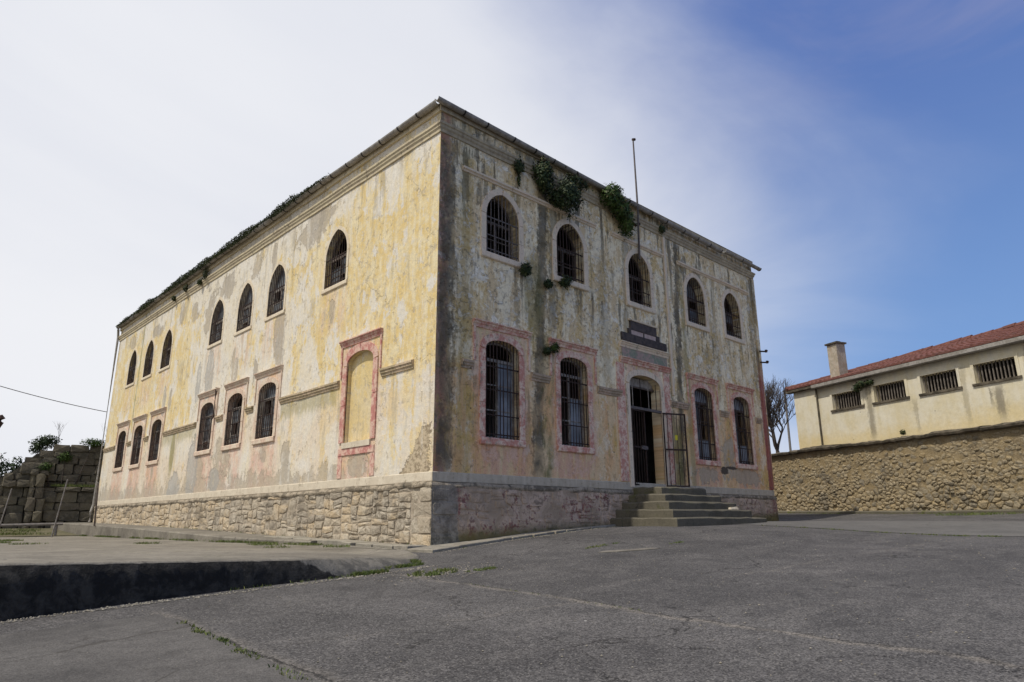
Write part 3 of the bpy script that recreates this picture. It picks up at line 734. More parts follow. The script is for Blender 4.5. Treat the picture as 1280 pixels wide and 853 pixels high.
def plinth_stones():
    cnt = 0
    # quoin blocks at the corner, then random squared rubble without running courses
    cells = []; zq = -.06
    for h_, w_ in ((.30, .62), (.33, .40), (.28, .58), (.30, .36)):
        cells.append((-.05, w_, zq, zq+h_)); cells.append((w_, .64, zq, zq+h_)) if w_ < .5 else None; zq += h_
    def split(a0, a1, b0, b1):
        w_, h_ = a1-a0, b1-b0; k_ = 1+.03*a0
        if (w_*h_ < rng.uniform(.03, .15)*k_ and w_ < .8*k_ and h_ < .42 and w_ > h_*.75) or min(w_, h_) < .12:
            cells.append((a0, a1, b0, b1)); return
        if w_ > h_*rng.uniform(1.5, 2.6): m_ = a0+w_*rng.uniform(.3, .7); split(a0, m_, b0, b1); split(m_, a1, b0, b1)
        else: m_ = b0+h_*rng.uniform(.3, .7); split(a0, a1, b0, m_); split(a0, a1, m_, b1)
    u = .64
    while u < LS-.05:
        u1 = min(u+rng.uniform(1.0, 1.9), LS+.04); u1 = LS+.04 if LS-u1 < .5 else u1
        split(u, u1, max(-.08, lerp(u, WALKZ)-.08), 1.15); u = u1
    cells.sort(key=lambda c_: c_[0]); rest = MB()
    quo = [c_ for c_ in cells if c_[0] < .63]; oth = [c_ for c_ in cells if c_[0] >= .63]
    polys = [rect_stone(a0+.004, a1-.004, b0+.004, b1-.004, rng, .03) for a0, a1, b0, b1 in quo if a1-a0 > .12]
    def warp(po, u_lo, u_hi):   # bend the joints so that no course runs true
        out = []
        for a, b2 in po:
            f_ = min(1, max(0, min(a-u_lo, u_hi-a)/.3))*min(1, max(0, (1.16-b2)/.15))
            out.append((a+mn.noise(Vector((a*2.3, b2*2.3, 4)))*.085*f_+mn.noise(Vector((a*6, b2*6, 9)))*.022*f_, b2+mn.noise(Vector((a*2.0, b2*2.6, 14)))*.085*f_+mn.noise(Vector((a*6, b2*6, 19)))*.022*f_))
        return out
    for a0, a1, b0, b1 in oth:
        gp = rng.uniform(.002, .010); polys.append(warp(rect_stone(a0+gp, a1-gp, b0+gp, b1-gp, rng, .05), .64, LS+.04))
    for i, po in enumerate(polys):
        if len(po) < 3: continue
        vs, fs = stone_mesh(po, MS, rng.uniform(.026, .058), rng, .026, .0, .94)
        if cnt < 195: obj('stone', vs, fs, M_PLST, B); cnt += 1
        else: rest.add(vs, fs)
    rest.build('rubble_stones', M_PLST, B, kind='stuff')
    # front plinth: worn blocks under thin render
    cells = []; u = .0
    for h0, h1, w_ in ((-.1, .24, .58), (.24, .58, .44), (.58, .86, .6), (.86, 1.13, .42)): cells.append((-.05, w_, h0, h1))
    u = .62
    while u < WF:
        u1 = min(u+rng.uniform(1.4, 2.2), WF+.04); u1 = WF+.04 if WF-u1 < .7 else u1; split(u, u1, -.1, 1.13); u = u1
    fc = 0; rest = MB(); cells.sort(key=lambda c_: c_[0])
    for a0, a1, b0, b1 in cells:
        if rng.random() < .3 and a0 > .5: continue          # hidden under render
        gp = rng.uniform(.004, .014); po = warp(rect_stone(a0+gp, a1-gp, b0+gp, b1-gp, rng, .05), .3, WF)
        vs, fs = stone_mesh(po, MF, .064+rng.uniform(.0, .016), rng, .014, .0, .9)
        if fc < 98: obj('stone', vs, fs, M_PLF, B); fc += 1
        else: rest.add(vs, fs)
    if rest.v: rest.build('plinth_blocks', M_PLF, B, kind='stuff')
    print('plinth stones', cnt, len(polys), fc)
plinth_stones()

# ---- windows: stone surrounds in pieces, sill, hood, sash, panes and a grille of single bars
def band_piece(mb, M, inner, b_, d0, d1, rev=.0):
    """strip along inner path points offset outwards by b_"""
    n = len(inner); outer = []
    cx = sum(p[0] for p in inner)/n
    for i, p_ in enumerate(inner):
        a = inner[max(i-1, 0)]; c_ = inner[min(i+1, n-1)]; t = Vector((c_[0]-a[0], c_[1]-a[1])).normalized()
        outer.append((p_[0]-t.y*b_, p_[1]+t.x*b_))
    o = len(mb.v)
    for (pi, po) in zip(inner, outer):
        mb.v += [M(*pi, d0), M(*pi, d1), M(*po, d1), M(*po, d0)]
    for i in range(n-1):
        for k_ in range(4): mb.f.append((o+i*4+k_, o+(i+1)*4+k_, o+(i+1)*4+(k_+1) % 4, o+i*4+(k_+1) % 4))
    mb.f.append((o, o+1, o+2, o+3)); mb.f.append((o+4*n-4, o+4*n-1, o+4*n-2, o+4*n-3))
def prism(mb, M, u0, u1, prof):
    sweep(mb, prof, [lambda d_, z_, uu=uu: M(uu, z_, d_) for uu in (u0, u1)])
def slab(mb, M, u0, u1, z0, z1, d0, d1): prism(mb, M, u0, u1, [(d0, z0), (d1, z0), (d1, z1), (d0, z1)])
HOODP = lambda z: [(-.01, z-.16), (.03, z-.155), (.04, z-.10), (.065, z-.075), (.07, z-.045), (.10, z-.025), (.10, z), (-.01, z+.012)]
wrng = random.Random(21)
def sash(W_, M, dd, parent_mat, pane_mats, trans, lower):
    u0, u1, z0, zs, za = W_; path = outline((u0+.01, u1-.01, z0+.005, zs, za-.01))
    mb = MB(); inn = path
    # frame strip running just inside the opening
    n = len(inn); c_ = ((u0+u1)/2, (z0+za)/2); o = 0; vs = []
    shr = [(c_[0]+(a-c_[0])*(1-.05/(u1-u0)*2), c_[1]+(b2-c_[1])*(1-.05/(za-z0)*2)) for a, b2 in inn]
    for pi, po in zip(shr, inn): mb.v += [M(*pi, dd-.03), M(*pi, dd+.02), M(*po, dd+.02), M(*po, dd-.03)]
    for i in range(n):
        j = (i+1) % n
        for k_ in range(4): mb.f.append((i*4+k_, j*4+k_, j*4+(k_+1) % 4, i*4+(k_+1) % 4))
    um = (u0+u1)/2
    slab(mb, M, um-.03, um+.03, z0+.03, trans, dd-.025, dd+.025)
    slab(mb, M, u0+.03, u1-.03, trans-.035, trans+.035, dd-.027, dd+.03)
    for zz in lower: slab(mb, M, u0+.05, u1-.05, zz-.013, zz+.013, dd-.015, dd+.012)
    win = mb.build('window', parent_mat, B)
    # panes
    rows = [z0+.05]+list(lower)+[trans]
    for side_ in (0, 1):
        for r_ in range(len(rows)-1):
            pm = pane_mats(side_, r_)
            if pm is None: continue
            a0, a1 = (u0+.06, um-.03) if side_ == 0 else (um+.03, u1-.06)
            mb = MB(); slab(mb, M, a0, a1, rows[r_]+.014, rows[r_+1]-.014, dd-.006, dd); mb.build('pane', pm, win)
    pm = pane_mats(2, 0)
    if pm:
        top = [p_ for p_ in shr if p_[1] > trans+.05]
        if len(top) > 3:
            top = [(top[0][0], trans+.04)]+top+[(top[-1][0], trans+.04)]; n = len(top); mb = MB()
            mb.add([M(*p_, dd) for p_ in top]+[M(*p_, dd-.006) for p_ in top], [tuple(range(n)), tuple(range(2*n-1, n-1, -1))]+[(i, (i+1) % n, n+(i+1) % n, n+i) for i in range(n)]); mb.build('pane', pm, win)
    return win
def grille(W_, M, dd, nb, flats, mat, rad=.0135, bow=0.0):
    u0, u1, z0, zs, za = W_; pth = arch(u0, u1, zs, za, 12)
    mb = MB(); slab(mb, M, u0-.0, u1+.0, flats[0]-.016, flats[0]+.016, dd-.006, dd+.012); gr = mb.build('grille', mat, B)
    for zf_ in flats[1:]:
        mb = MB(); slab(mb, M, u0, u1, zf_-.013, zf_+.013, dd-.006, dd+.012); mb.build('cross_bar', mat, gr)
    for i in range(nb):
        uu = u0+(u1-u0)*(i+.5)/nb
        zt = za
        for k_ in range(len(pth)-1):
            if pth[k_][0] <= uu <= pth[k_+1][0]:
                t = (uu-pth[k_][0])/max(1e-6, pth[k_+1][0]-pth[k_][0]); zt = pth[k_][1]+(pth[k_+1][1]-pth[k_][1])*t
        sw = wrng.uniform(-.012, .012) if wrng.random() < .8 else wrng.uniform(-.04, .04)
        mb = MB(); mb.tube([M(uu, z0+.0, dd+.014), M(uu+sw, (z0+zt)/2, dd+.014+wrng.uniform(0, .006)), M(uu, zt, dd+.014)], rad, 6); mb.build('bar', mat, gr)
    return gr
def surround(win, W_, M, b_, d1, mat, split=True):
    o_ = outline(W_); k0 = 1; arc = o_[1:-1]
    z0 = W_[2]; g_ = .006
    for jm in ([o_[0], (W_[0], W_[3]-g_)], [(W_[1], W_[3]-g_), o_[-1]]):
        mid = (W_[2]+W_[3])/2+wrng.uniform(-.25, .25)
        lo_, hi_ = (jm[0], jm[1])
        mb = MB(); band_piece(mb, M, [(lo_[0], lo_[1]), (lo_[0], mid-g_ if lo_[1] < mid else mid+g_)], b_, -.02, d1+wrng.uniform(-.004, .004)); mb.build('jamb_stone', mat, win)
        mb = MB(); band_piece(mb, M, [(lo_[0], mid+g_ if lo_[1] < mid else mid-g_), (hi_[0], hi_[1])], b_, -.02, d1+wrng.uniform(-.004, .004)); mb.build('jamb_stone', mat, win)
    h = len(arc)//2
    cuts = [arc[:h+1], arc[h:]]
    for cseg in cuts:
        mb = MB(); band_piece(mb, M, cseg, b_, -.02, d1+wrng.uniform(-.005, .003)); mb.build('arch_stone', mat, win)
def hood(win, W_, M, mat, z=4.78, hw=.89, legs=3.86, d=.0):
    c_ = (W_[0]+W_[1])/2
    mb = MB(); prism(mb, M, c_-hw, c_+hw, HOODP(z)); mb.build('hood_moulding', mat, win)
    for s_ in (-1, 1):
        e_ = c_+s_*(hw-.05)
        mb = MB(); slab(mb, M, e_-.03, e_+.03, legs, z-.155, -.01, .032); mb.build('hood_leg', mat, win)
def sill(win, W_, M, mat, th, over, d1, tilt=.0):
    mb = MB(); prism(mb, M, W_[0]-over, W_[1]+over, [(-.5, W_[2]-th), (d1-.02, W_[2]-th), (d1, W_[2]-th+.02), (d1, W_[2]-.02), (d1-.02, W_[2]+.004), (-.5, W_[2]+.012)]); mb.build('sill', mat, win)
# front, upper row
for i, W_ in enumerate(FU):
    pm = lambda s_, r_, i=i: None if i < 3 else (M_GLASS if (s_+r_+i) % 3 else None)
    wn = sash(W_, MF, -.27, M_DARKW, pm, 7.38, (6.95,) if i < 3 else (6.78, 7.08))
    surround(wn, W_, MF, .15, .03, M_UPF); sill(wn, W_, MF, M_UPF, .15, .15, .055)
    grille(W_, MF, -.03, 9, (7.38, 6.93, 6.58) if i == 0 else (7.3, 6.9, 6.58), M_IRONL if i == 0 else M_IRON)
for i, W_ in enumerate(FL):
    def pm(s_, r_, i=i):
        if i == 0: return M_GLASS2 if s_ == 1 else None
        if i == 1: return M_GLASS2 if s_ == 1 and r_ < 2 else None
        return M_GLASS2 if r_ == 0 else (M_GLASS if s_ == 0 else None)
    wn = sash(W_, MF, -.18, M_GREYW if i < 2 else M_DARKW, pm, 3.98, (2.85, 3.42))
    surround(wn, W_, MF, .16, .03, M_TRIMF); hood(wn, W_, MF, M_TRIMF); sill(wn, W_, MF, M_TRIMF, .15, .15, .06)
    grille(W_, MF, -.025, 10, (3.80, 3.28, 2.72, 2.30), M_IRON)
for i, W_ in enumerate(SU):
    pm = lambda s_, r_, i=i: (M_GLASS if (s_*2+r_+i) % 4 else None)
    wn = sash(W_, MS, -.17, M_DARKW if i in (0,) else M_GREYW, pm, 7.3, (6.8, 7.05) if i != 1 else (6.9,))
    surround(wn, W_, MS, .10, .012, M_TRIMU); sill(wn, W_, MS, M_TRIMU, .12, .10, .035)
    grille(W_, MS, -.03, 9, (7.28, 6.85, 6.56), M_IRON)
for i, W_ in enumerate(SLW):
    pm = lambda s_, r_, i=i: (M_GLASS if (s_+r_+i) % 3 else None)
    wn = sash(W_, MS, -.16, M_GREYW, pm, 3.95, (3.12, 3.5))
    surround(wn, W_, MS, .15, .025, M_TRIMS); hood(wn, W_, MS, M_TRIMS, 4.77, .88); sill(wn, W_, MS, M_TRIMS, .15, .13, .055)
    grille(W_, MS, -.03, 9, (3.9, 3.45, 3.0, 2.86), M_IRON)
# walled-up window near the corner
mb = MB(); W_ = BLIND
slab(mb, MS, W_[0]-.02, W_[1]+.02, 2.14, 2.27, -.1, .05); bw = mb.build('blind_window', M_BAND, B, label='walled-up arched window in a rose frame')
surround(bw, W_, MS, .19, .035, M_TRIMB); hood(bw, W_, MS, M_TRIMB, 4.79, .92)
mb = MB(); slab(mb, MS, W_[0]-.18, W_[1]+.18, 1.98, 2.139, -.02, .03); mb.build('sill', M_TRIMB, bw)
for a, b2 in ((W_[0]-.2, W_[0]-.02), (W_[1]+.02, W_[1]+.2)):
    mb = MB(); slab(mb, MS, a, b2, 1.46, 1.98, -.02, .018); mb.build('pilaster_strip', M_TRIMB, bw)
# string course between the windows
STP = [(-.01, 3.64), (.025, 3.645), (.032, 3.69), (.055, 3.71), (.058, 3.75), (.08, 3.77), (.08, 3.815), (-.01, 3.85)]
def course(M, spans, mat, prof=STP, name='string_course'):
    for a, b2 in spans:
        n = max(2, int((b2-a)/.6)); mb = MB()
        ends = []
        for i in range(n+1):
            uu = a+(b2-a)*i/n; jz = mn.noise(Vector((uu*2, 0, 3)))*.014
            ends.append(lambda d_, z_, uu=uu, jz=jz: M(uu, z_+jz, d_+jz*.6*(d_ > 0)))
        sweep(mb, prof, ends); mb.build(name, mat, B)
course(MF, [(.68, 1.0), (2.78, 3.40), (5.20, 6.18), (8.45, 9.4), (11.22, 11.73), (13.56, 13.95)], M_MOSSF)
course(MS, [(.75, 1.98), (3.84, 7.04), (8.83, 9.32), (11.12, 11.65), (13.45, 16.85), (18.65, 19.16), (20.96, 21.5), (23.3, 25.1)], M_MOSSY)
UB = [(-.01, 8.25), (.03, 8.26), (.04, 8.29), (.075, 8.315), (.075, 8.36), (-.01, 8.385)]
course(MF, [(.64, 5.35), (6.03, 8.55), (9.35, 13.85)], M_UPF, UB, 'upper_moulding')
# right-hand corner pilaster and small vertical rib
mb = MB(); slab(mb, MF, 8.62, 8.72, 4.0, 8.97, -.01, .045); mb.build('wall_rib', M_UPF, B)
mb = MB(); slab(mb, MF, WF-.16, WF+.05, 1.46, 8.97, -.02, .03); mb.build('corner_pilaster', M_FRONT, B)
# iron brackets at the far right corner
for zz in (6.25, 5.85):
    mb = MB(); mb.tube([(WF-.1, -.05, zz), (WF+.12, -.2, zz), (WF+.16, -.22, zz+.04)], .028, 6); mb.tube([(WF+.10, -.2, zz-.03), (WF+.10, -.2, zz+.06)], .045, 8); mb.build('insulator_bracket', M_IRON, B)

# ---- entrance: surround, plaque, transom grille, double gate
mb = MB(); path = outline(DOOR)
slab(mb, MF, DOOR[0], DOOR[1], 3.40, 3.47, -.05, .02); dr = mb.build('doorway', M_IRONL, B, label='dark entrance with a barred double gate')
surround(dr, DOOR, MF, .16, .03, M_UPF)
for u0, u1 in ((6.02, 6.36), (8.20, 8.5)):
    mb = MB(); slab(mb, MF, u0, u1, 1.46, 4.6, -.01, .022); mb.build('pilaster_strip', M_TRIMF, dr)
mb = MB(); prism(mb, MF, 6.2, 8.55, HOODP(4.78)); mb.build('hood_moulding', M_TRIMF, dr)
mb = MB(); prism(mb, MF, 6.22, 8.52, HOODP(5.22)); mb.build('hood_moulding', M_UPF, dr)
mb = MB(); slab(mb, MF, 6.3, 8.44, 4.79, 5.06, -.01, .02); mb.build('frieze_panel', M_GREENP, dr)
mb = MB(); slab(mb, MF, 6.3, 8.44, 5.27, 5.49, -.01, .045); pq = mb.build('plaque', M_MARBLE, B)
mb = MB(); slab(mb, MF, 6.72, 7.96, 5.63, 5.88, -.01, .045); mb.build('plaque_panel', M_MARBLE, pq)
for u0, u1 in ((6.75, 7.31), (7.36, 7.92)):
    mb = MB(); slab(mb, MF, u0, u1, 5.497, 5.622, -.01, .03); mb.build('plaque_panel', M_PLPALE, pq)
for u0, u1 in ((6.62, 6.745), (7.925, 8.1), (7.312, 7.358)):
    mb = MB(); slab(mb, MF, u0, u1, 5.495, 5.65 if u0 != 7.312 else 5.626, -.01, .04); mb.build('plaque_panel', M_MARBLE, pq)
mb = MB(); prism(mb, MF, 6.66, 8.02, [(-.01, 5.885), (.06, 5.89), (.07, 5.93), (-.01, 5.95)]); mb.build('plaque_cap', M_UPF, pq)
tg = None
for i in range(4):
    uu = DOOR[0]+(DOOR[1]-DOOR[0])*(i+.5)/4; mb = MB(); mb.tube([MF(uu, 3.47, -.03), MF(uu, 4.2+.12*(1-abs(i-1.5)/1.5), -.03)], .011, 6); mb.build('bar', M_IRON if i % 2 else M_GREYW, dr)
mb = MB(); slab(mb, MF, DOOR[0], DOOR[1], 4.05, 4.10, -.25, -.2); mb.build('transom', M_DARKW, dr)
mb = MB(); slab(mb, MF, DOOR[0]+.05, DOOR[1]-.05, 4.10, 4.33, -.24, -.22); mb.build('fanlight_board', M_GREYW, dr)
def gate(hx, hy, ang, wd, z0, z1, name, lbl):
    Mg = lambda p_: Vector((hx, hy, 0))+Vector((p_.x*math.cos(ang)-p_.y*math.sin(ang), p_.x*math.sin(ang)+p_.y*math.cos(ang), p_.z))
    mb = MB()
    mb.box((0, -.018, z0), (.036, .018, z1), Mg); mb.box((wd-.036, -.018, z0), (wd, .018, z1), Mg); mb.box((.036, -.017, z1-.04), (wd-.036, .017, z1), Mg); mb.box((.036, -.017, z0), (wd-.036, .017, z0+.04), Mg)
    gt = mb.build(name, M_IRON, B, label=lbl)
    zm = (z0+z1)/2
    mb = MB(); mb.box((.036, -.015, zm-.025), (wd-.036, .015, zm+.02), Mg); mb.build('mid_rail', M_IRON, gt)
    for i in range(4):
        uu = wd*(i+1)/5; mb = MB(); mb.tube([Mg(Vector((uu, 0, z0+.02))), Mg(Vector((uu, 0, z1-.02)))], .010, 6); mb.build('bar', M_IRON, gt)
    return gt, Mg
g1, Mg = gate(DOOR[1]-.0, -.03, R(-22), .76, 1.37, 3.42, 'gate_leaf', 'open barred gate leaf swung out from the doorway')
mb = MB(); mb.box((.36, -.03, 2.66), (.44, -.024, 2.80), Mg); M_YEL = simple('yellow_tag', (.55, .48, .03), (.7, .62, .06), 20); mb.build('tag', M_YEL, g1)
g2, Mg2 = gate(DOOR[0]+.01, -.02, R(6), .70, 1.37, 3.40, 'gate_leaf', 'closed left leaf of the barred gate')
mb = MB(); mb.box((.42, -.045, 2.33), (.74, -.02, 2.43), Mg2); mb.build('lock_box', M_IRONL, g2)

# ---- roof, gutters, downpipe
mb = MB(); ov = .07; z0 = 9.665; hz = 11.4
mb.add([(-ov, -ov, z0), (WF+ov, -ov, z0), (WF+ov, LS+ov, z0), (-ov, LS+ov, z0), (WF/2, 7.2, hz), (WF/2, LS-7.2, hz)], [(0, 1, 4), (1, 2, 5, 4), (2, 3, 5), (3, 0, 4, 5), (3, 2, 1, 0)]); mb.build('roof', M_ROOF, B)
def gutter_run(M, spans, zfun, off, mat):
    for (a, b2) in spans:
        prof = []
        for i in range(9): t = math.pi*(1+i/8); prof.append((off+.082*math.cos(t), .082*math.sin(t)))
        inner = [(off+(.070)*math.cos(math.pi*(2-i/8)), .070*math.sin(math.pi*(2-i/8))+.004) for i in range(9)]
        pr = prof+inner; mb = MB()
        sweep(mb, pr, [lambda d_, z_, uu=uu, zz=zfun(uu): M(uu, zz+z_, d_) for uu in (a+.012, b2-.012)])
        o = mb.build('gutter_section', mat, B)
        mb = MB(); pr2 = [(off+.090*math.cos(math.pi*(1+i/8)), .090*math.sin(math.pi*(1+i/8))) for i in range(9)]+[(off+.077*math.cos(math.pi*(2-i/8)), .077*math.sin(math.pi*(2-i/8))) for i in range(9)]
        sweep(mb, pr2, [lambda d_, z_, uu=uu, zz=zfun(uu): M(uu, zz+z_, d_) for uu in (b2-.02, b2+.02)]); mb.build('joint', M_BLACK, o)
def cuts(a, b2, lo, hi, seed):
    rr = random.Random(seed); out = []; u = a
    while u < b2-.05:
        v = min(u+rr.uniform(lo, hi), b2)
        if b2-v < lo*.6: v = b2
        out.append((u, v)); u = v
    return out
zF = lambda u: lerp(u, [(-.3, 9.69), (0, 9.68), (2, 9.64), (4, 9.585), (6, 9.545), (8, 9.50), (9.5, 9.46), (11.9, 9.41), (14.6, 9.40)])
gutter_run(MF, cuts(-.25, 11.95, .65, 1.25, 4), zF, .135, M_GUT)
gutter_run(MF, cuts(12.15, WF+.30, .8, 1.3, 6), lambda u: 9.47-(u-12.15)*.015, .165, M_GUT)
gutter_run(MS, cuts(-.05, LS+.1, .55, .85, 5), lambda u: 9.69-.02*math.sin(u*.9)*min(1, u/4), .135, M_GUT)
mb = MB(); mb.tube([(-.14, LS+.02, 9.58), (-.10, LS+.03, 9.2), (-.10, LS+.03, 1.3), (-.16, LS+.03, 1.0), (-.16, LS+.03, .55)], .055, 8); mb.build('downpipe', M_GUT, B)
mb = MB(); mb.tube([MS(11.82, 4.80, .06), MS(11.82, 3.82, .06), MS(11.82, 3.76, .1)], .03, 8); mb.build('short_pipe', M_IRON, B)

# ------------------------------------------------------------------ entrance steps
steps = empty('entrance_steps', (7.6, -1, .3), label='five worn stone steps wrapping three sides below the entrance door', category='steps')
zt = 1.31; n_ = 5
for i in range(n_):
    t = i/(n_-1); xl = 6.45-(6.45-5.42)*t; dd = .93+(2.0-.93)*t; xr = 8.55+(9.72-8.55)*t
    z1 = zt-i*.19; z0 = z1-.19 if i < n_-1 else .05
    mb = MB(); segs = 14; vs = []
    # tread block with a worn, slightly wavy nosing
    path = [(xl, -.06)]+[(xl+wrng.uniform(-.02, .02), -.06-(dd-.06)*k_/6) for k_ in range(1, 6)]+[(xl+.01, -dd+.01)]+[(xl+(xr-xl)*k_/12, -dd+wrng.uniform(-.022, .022)) for k_ in range(1, 12)]+[(xr-.01, -dd+.01)]+[(xr+wrng.uniform(-.012, .012), -dd+(dd-.06)*k_/6) for k_ in range(1, 6)]+[(xr, -.06)]
    n = len(path); cx, cy = (xl+xr)/2, -.06
    def sh(p_, f_): return (p_[0]+(.03 if p_[0] < cx-1e-3 and p_[0] < xl+.1 else -.03 if p_[0] > xr-.1 else 0)*f_, p_[1]+(.03 if p_[1] < -dd+.1 else 0)*f_)
    sag = [wrng.uniform(-.026, .004) for _ in path]
    vs = [(*p_, z0-.02) for p_ in path]+[(*p_, z1-.03+s_) for p_, s_ in zip(path, sag)]+[(*sh(p_, 1), z1+s_) for p_, s_ in zip(path, sag)]
    fs = [(q*n+k_, q*n+k_+1, (q+1)*n+k_+1, (q+1)*n+k_) for q in range(2) for k_ in range(n-1)]+[tuple(range(2*n, 3*n))]
    o = obj('step', vs, fs, M_STEP, None); o.parent = steps; o.matrix_parent_inverse = Matrix.Translation(-steps.location)
mb = MB(); mb.add([(9.02, -1.5, .945), (9.32, -1.56, .945), (9.36, -1.36, .945), (9.05, -1.3, .945), (9.04, -1.48, 1.0), (9.30, -1.53, 1.02), (9.33, -1.38, 1.0), (9.07, -1.32, .99)], [(0, 1, 5, 4), (1, 2, 6, 5), (2, 3, 7, 6), (3, 0, 4, 7), (4, 5, 6, 7), (3, 2, 1, 0)])
o = mb.build('loose_stone', M_BAND, None, label='pale loose stone lying on the right end of the steps', category='stone'); o.location = (-.35, -.05, -.20-.0)

# ------------------------------------------------------------------ flagpole
fp = empty('flagpole', (7.28, -.12, 7.9), label='thin bare flagpole leaning up from the front wall over the roof edge', category='flagpole')
def child(o, par): o.parent = par; o.matrix_parent_inverse = Matrix.Translation(-par.location); return o
mb = MB(); mb.tube([(7.30, -.06, 7.86), (7.15, -.20, 9.6), (7.0, -.28, 11.55)], [.032, .028, .022], 8); child(mb.build('pole', M_IRONL), fp)
mb = MB(); mb.tube([(6.98, -.28, 11.55), (7.06, -.30, 11.58)], .045, 8); child(mb.build('finial', M_IRON), fp)
mb = MB(); mb.box((7.20, -.18, 8.9), (7.28, .0, 8.96)); child(mb.build('clamp', M_IRON), fp)

# ------------------------------------------------------------------ overhead cable
mb = MB(); a, b2 = Vector((-.10, LS+.05, 5.55)), Vector((-8.2, 24.0, 7.05))
pts = []
for i in range(25):
    t = i/24; p_ = a.lerp(b2, t); p_.z -= .35*4*t*(1-t)*.6; pts.append(p_)
mb.tube(pts, .016, 6); mb.build('overhead_cable', M_BLACK, None, label='thin black cable strung from the far left wall corner', category='cable')

# ------------------------------------------------------------------ right: rubble boundary wall
P0 = Vector((20.75, 2.41, 0)); UA = Vector((.3665, .9304, 0)); NA = Vector((-.9304, .3665, 0))
MA = lambda s, z, dd: P0+UA*s+NA*dd+Vector((0, 0, z))
RW = empty('rubble_boundary_wall', (17, -5, .6), label='long ochre rubble stone wall with ragged dark coping, at right', category='wall')
S0, S1 = -15.5, 5.0
mb = MB(); prism(mb, MA, S0, S1, [(-.45, -.2), (-.01, -.2), (-.01, 3.2), (-.45, 3.2)]); child(mb.build('wall_core', M_RUBM), RW)
rng = random.Random(31)
def rubble(u0, u1, z0, z1):
    pts = []; grid = {}
    for _ in range(26000):
        u = rng.uniform(u0, u1); z = rng.uniform(z0, z1); f = (z-z0)/(z1-z0)
        r_ = (.30-.14*f)*(.35+1.35*rng.random()**2.2)
        if mn.noise(Vector((u*.7, z*.9, 3))) > .1: r_ *= .7
        ok = True; gi, gj = int(u/.5), int(z/.5)
        for a in (-1, 0, 1):
            for b_ in (-1, 0, 1):
                for (pu, pz, pr) in grid.get((gi+a, gj+b_), ()):
                    if ((pu-u)/1.3)**2+(pz-z)**2 < ((pr+r_)*.5)**2: ok = False; break
        if ok: grid.setdefault((gi, gj), []).append((u, z, r_)); pts.append((u, z))
    return voronoi(pts, u0, u1, z0, z1, .7, 1.3)
cells = rubble(S0, S1, .35, 3.2)
def nearkey(c_): return 0 if -9.9 < c_[0][0] < .5 else 1
def parea(po): return abs(sum(po[i][0]*po[(i+1) % len(po)][1]-po[(i+1) % len(po)][0]*po[i][1] for i in range(len(po))))/2
cells.sort(key=lambda c_: (nearkey(c_), -parea(c_[1])/((c_[0][0]+35)**-2.0)**-1))
cells.sort(key=lambda c_: (nearkey(c_), -parea(c_[1])*(1.0/max(8, 32+c_[0][0]))**2))
rest = MB(); cnt = 0
for i, (ctr, po) in enumerate(cells):
    n = len(po); cx = sum(p_[0] for p_ in po)/n; cz = sum(p_[1] for p_ in po)/n
    sc_ = rng.uniform(.80, .96)
    po2 = []
    for k_ in range(n):   # round the corners
        a, b2 = po[k_], po[(k_+1) % n]
        for t in (.25, .75):
            x_, z_ = a[0]+(b2[0]-a[0])*t, a[1]+(b2[1]-a[1])*t; po2.append((cx+(x_-cx)*sc_+rng.uniform(-.014, .014), cz+(z_-cz)*sc_+rng.uniform(-.014, .014)))
    lowf = 1.0-min(1, (cz-.5)/2.6)
    vs, fs = stone_mesh(po2, MA, rng.uniform(-.040, .014)+.022*lowf+(.06*lowf**1.5)*rng.random(), rng, .018+.02*lowf, -.06, rng.uniform(.78, .93))
    if cnt < 295 and nearkey((ctr, po)) == 0: child(obj('stone', vs, fs, M_RUB, None), RW); cnt += 1
    else: rest.add(vs, fs)
child(rest.build('rubble_stones', M_RUB, None, kind='stuff'), RW)
print('rubble', cnt, len(cells))
# ragged coping slabs
u = S0; ck = 0
while u < S1:
    ln = rng.uniform(.9, 1.9); u1 = min(u+ln, S1); hz_ = rng.uniform(.10, .16); mb = MB(); ends = []
    nn = 8; zz = 3.2+rng.uniform(-.015, .02)
    for i in range(nn+1):
        uu = u+(u1-u)*i/nn; j = rng.uniform(-.03, .03); j2 = rng.uniform(-.035, .035)
        if i in (0, nn): uu += (.008 if i == 0 else -.008)
        ends.append(lambda d_, z_, uu=uu, j=j, j2=j2, zz=zz: MA(uu, zz+z_+(j2 if z_ > .1 else j*.6), d_+(j if d_ > 0 else 0)))
    sweep(mb, [(-.55, -.01), (.06, -.04), (.15, -.01), (.17, .06), (.10, hz_*.8), (-.05, hz_), (-.55, hz_+.04)], ends)
    child(mb.build('coping_stone', M_COPE), RW); u = u1
# low mossy kerb at the foot of the wall
mb = MB(); ends = []
for i in range(45):
    uu = S0+(S1-S0)*i/44; pz = P0+UA*uu+NA*.3; gz = ground(pz.x, pz.y); j = rng.uniform(-.03, .03)
    ends.append(lambda d_, z_, uu=uu, gz=gz, j=j: MA(uu, gz+z_+j*.4*(z_ > 0), d_+j*(d_ > .1)))
sweep(mb, [(-.05, -.3), (.24, -.3), (.24, .07), (.2, .10), (-.05, .12)], ends); mb.build('wall_kerb', M_STEP, None, kind='structure')

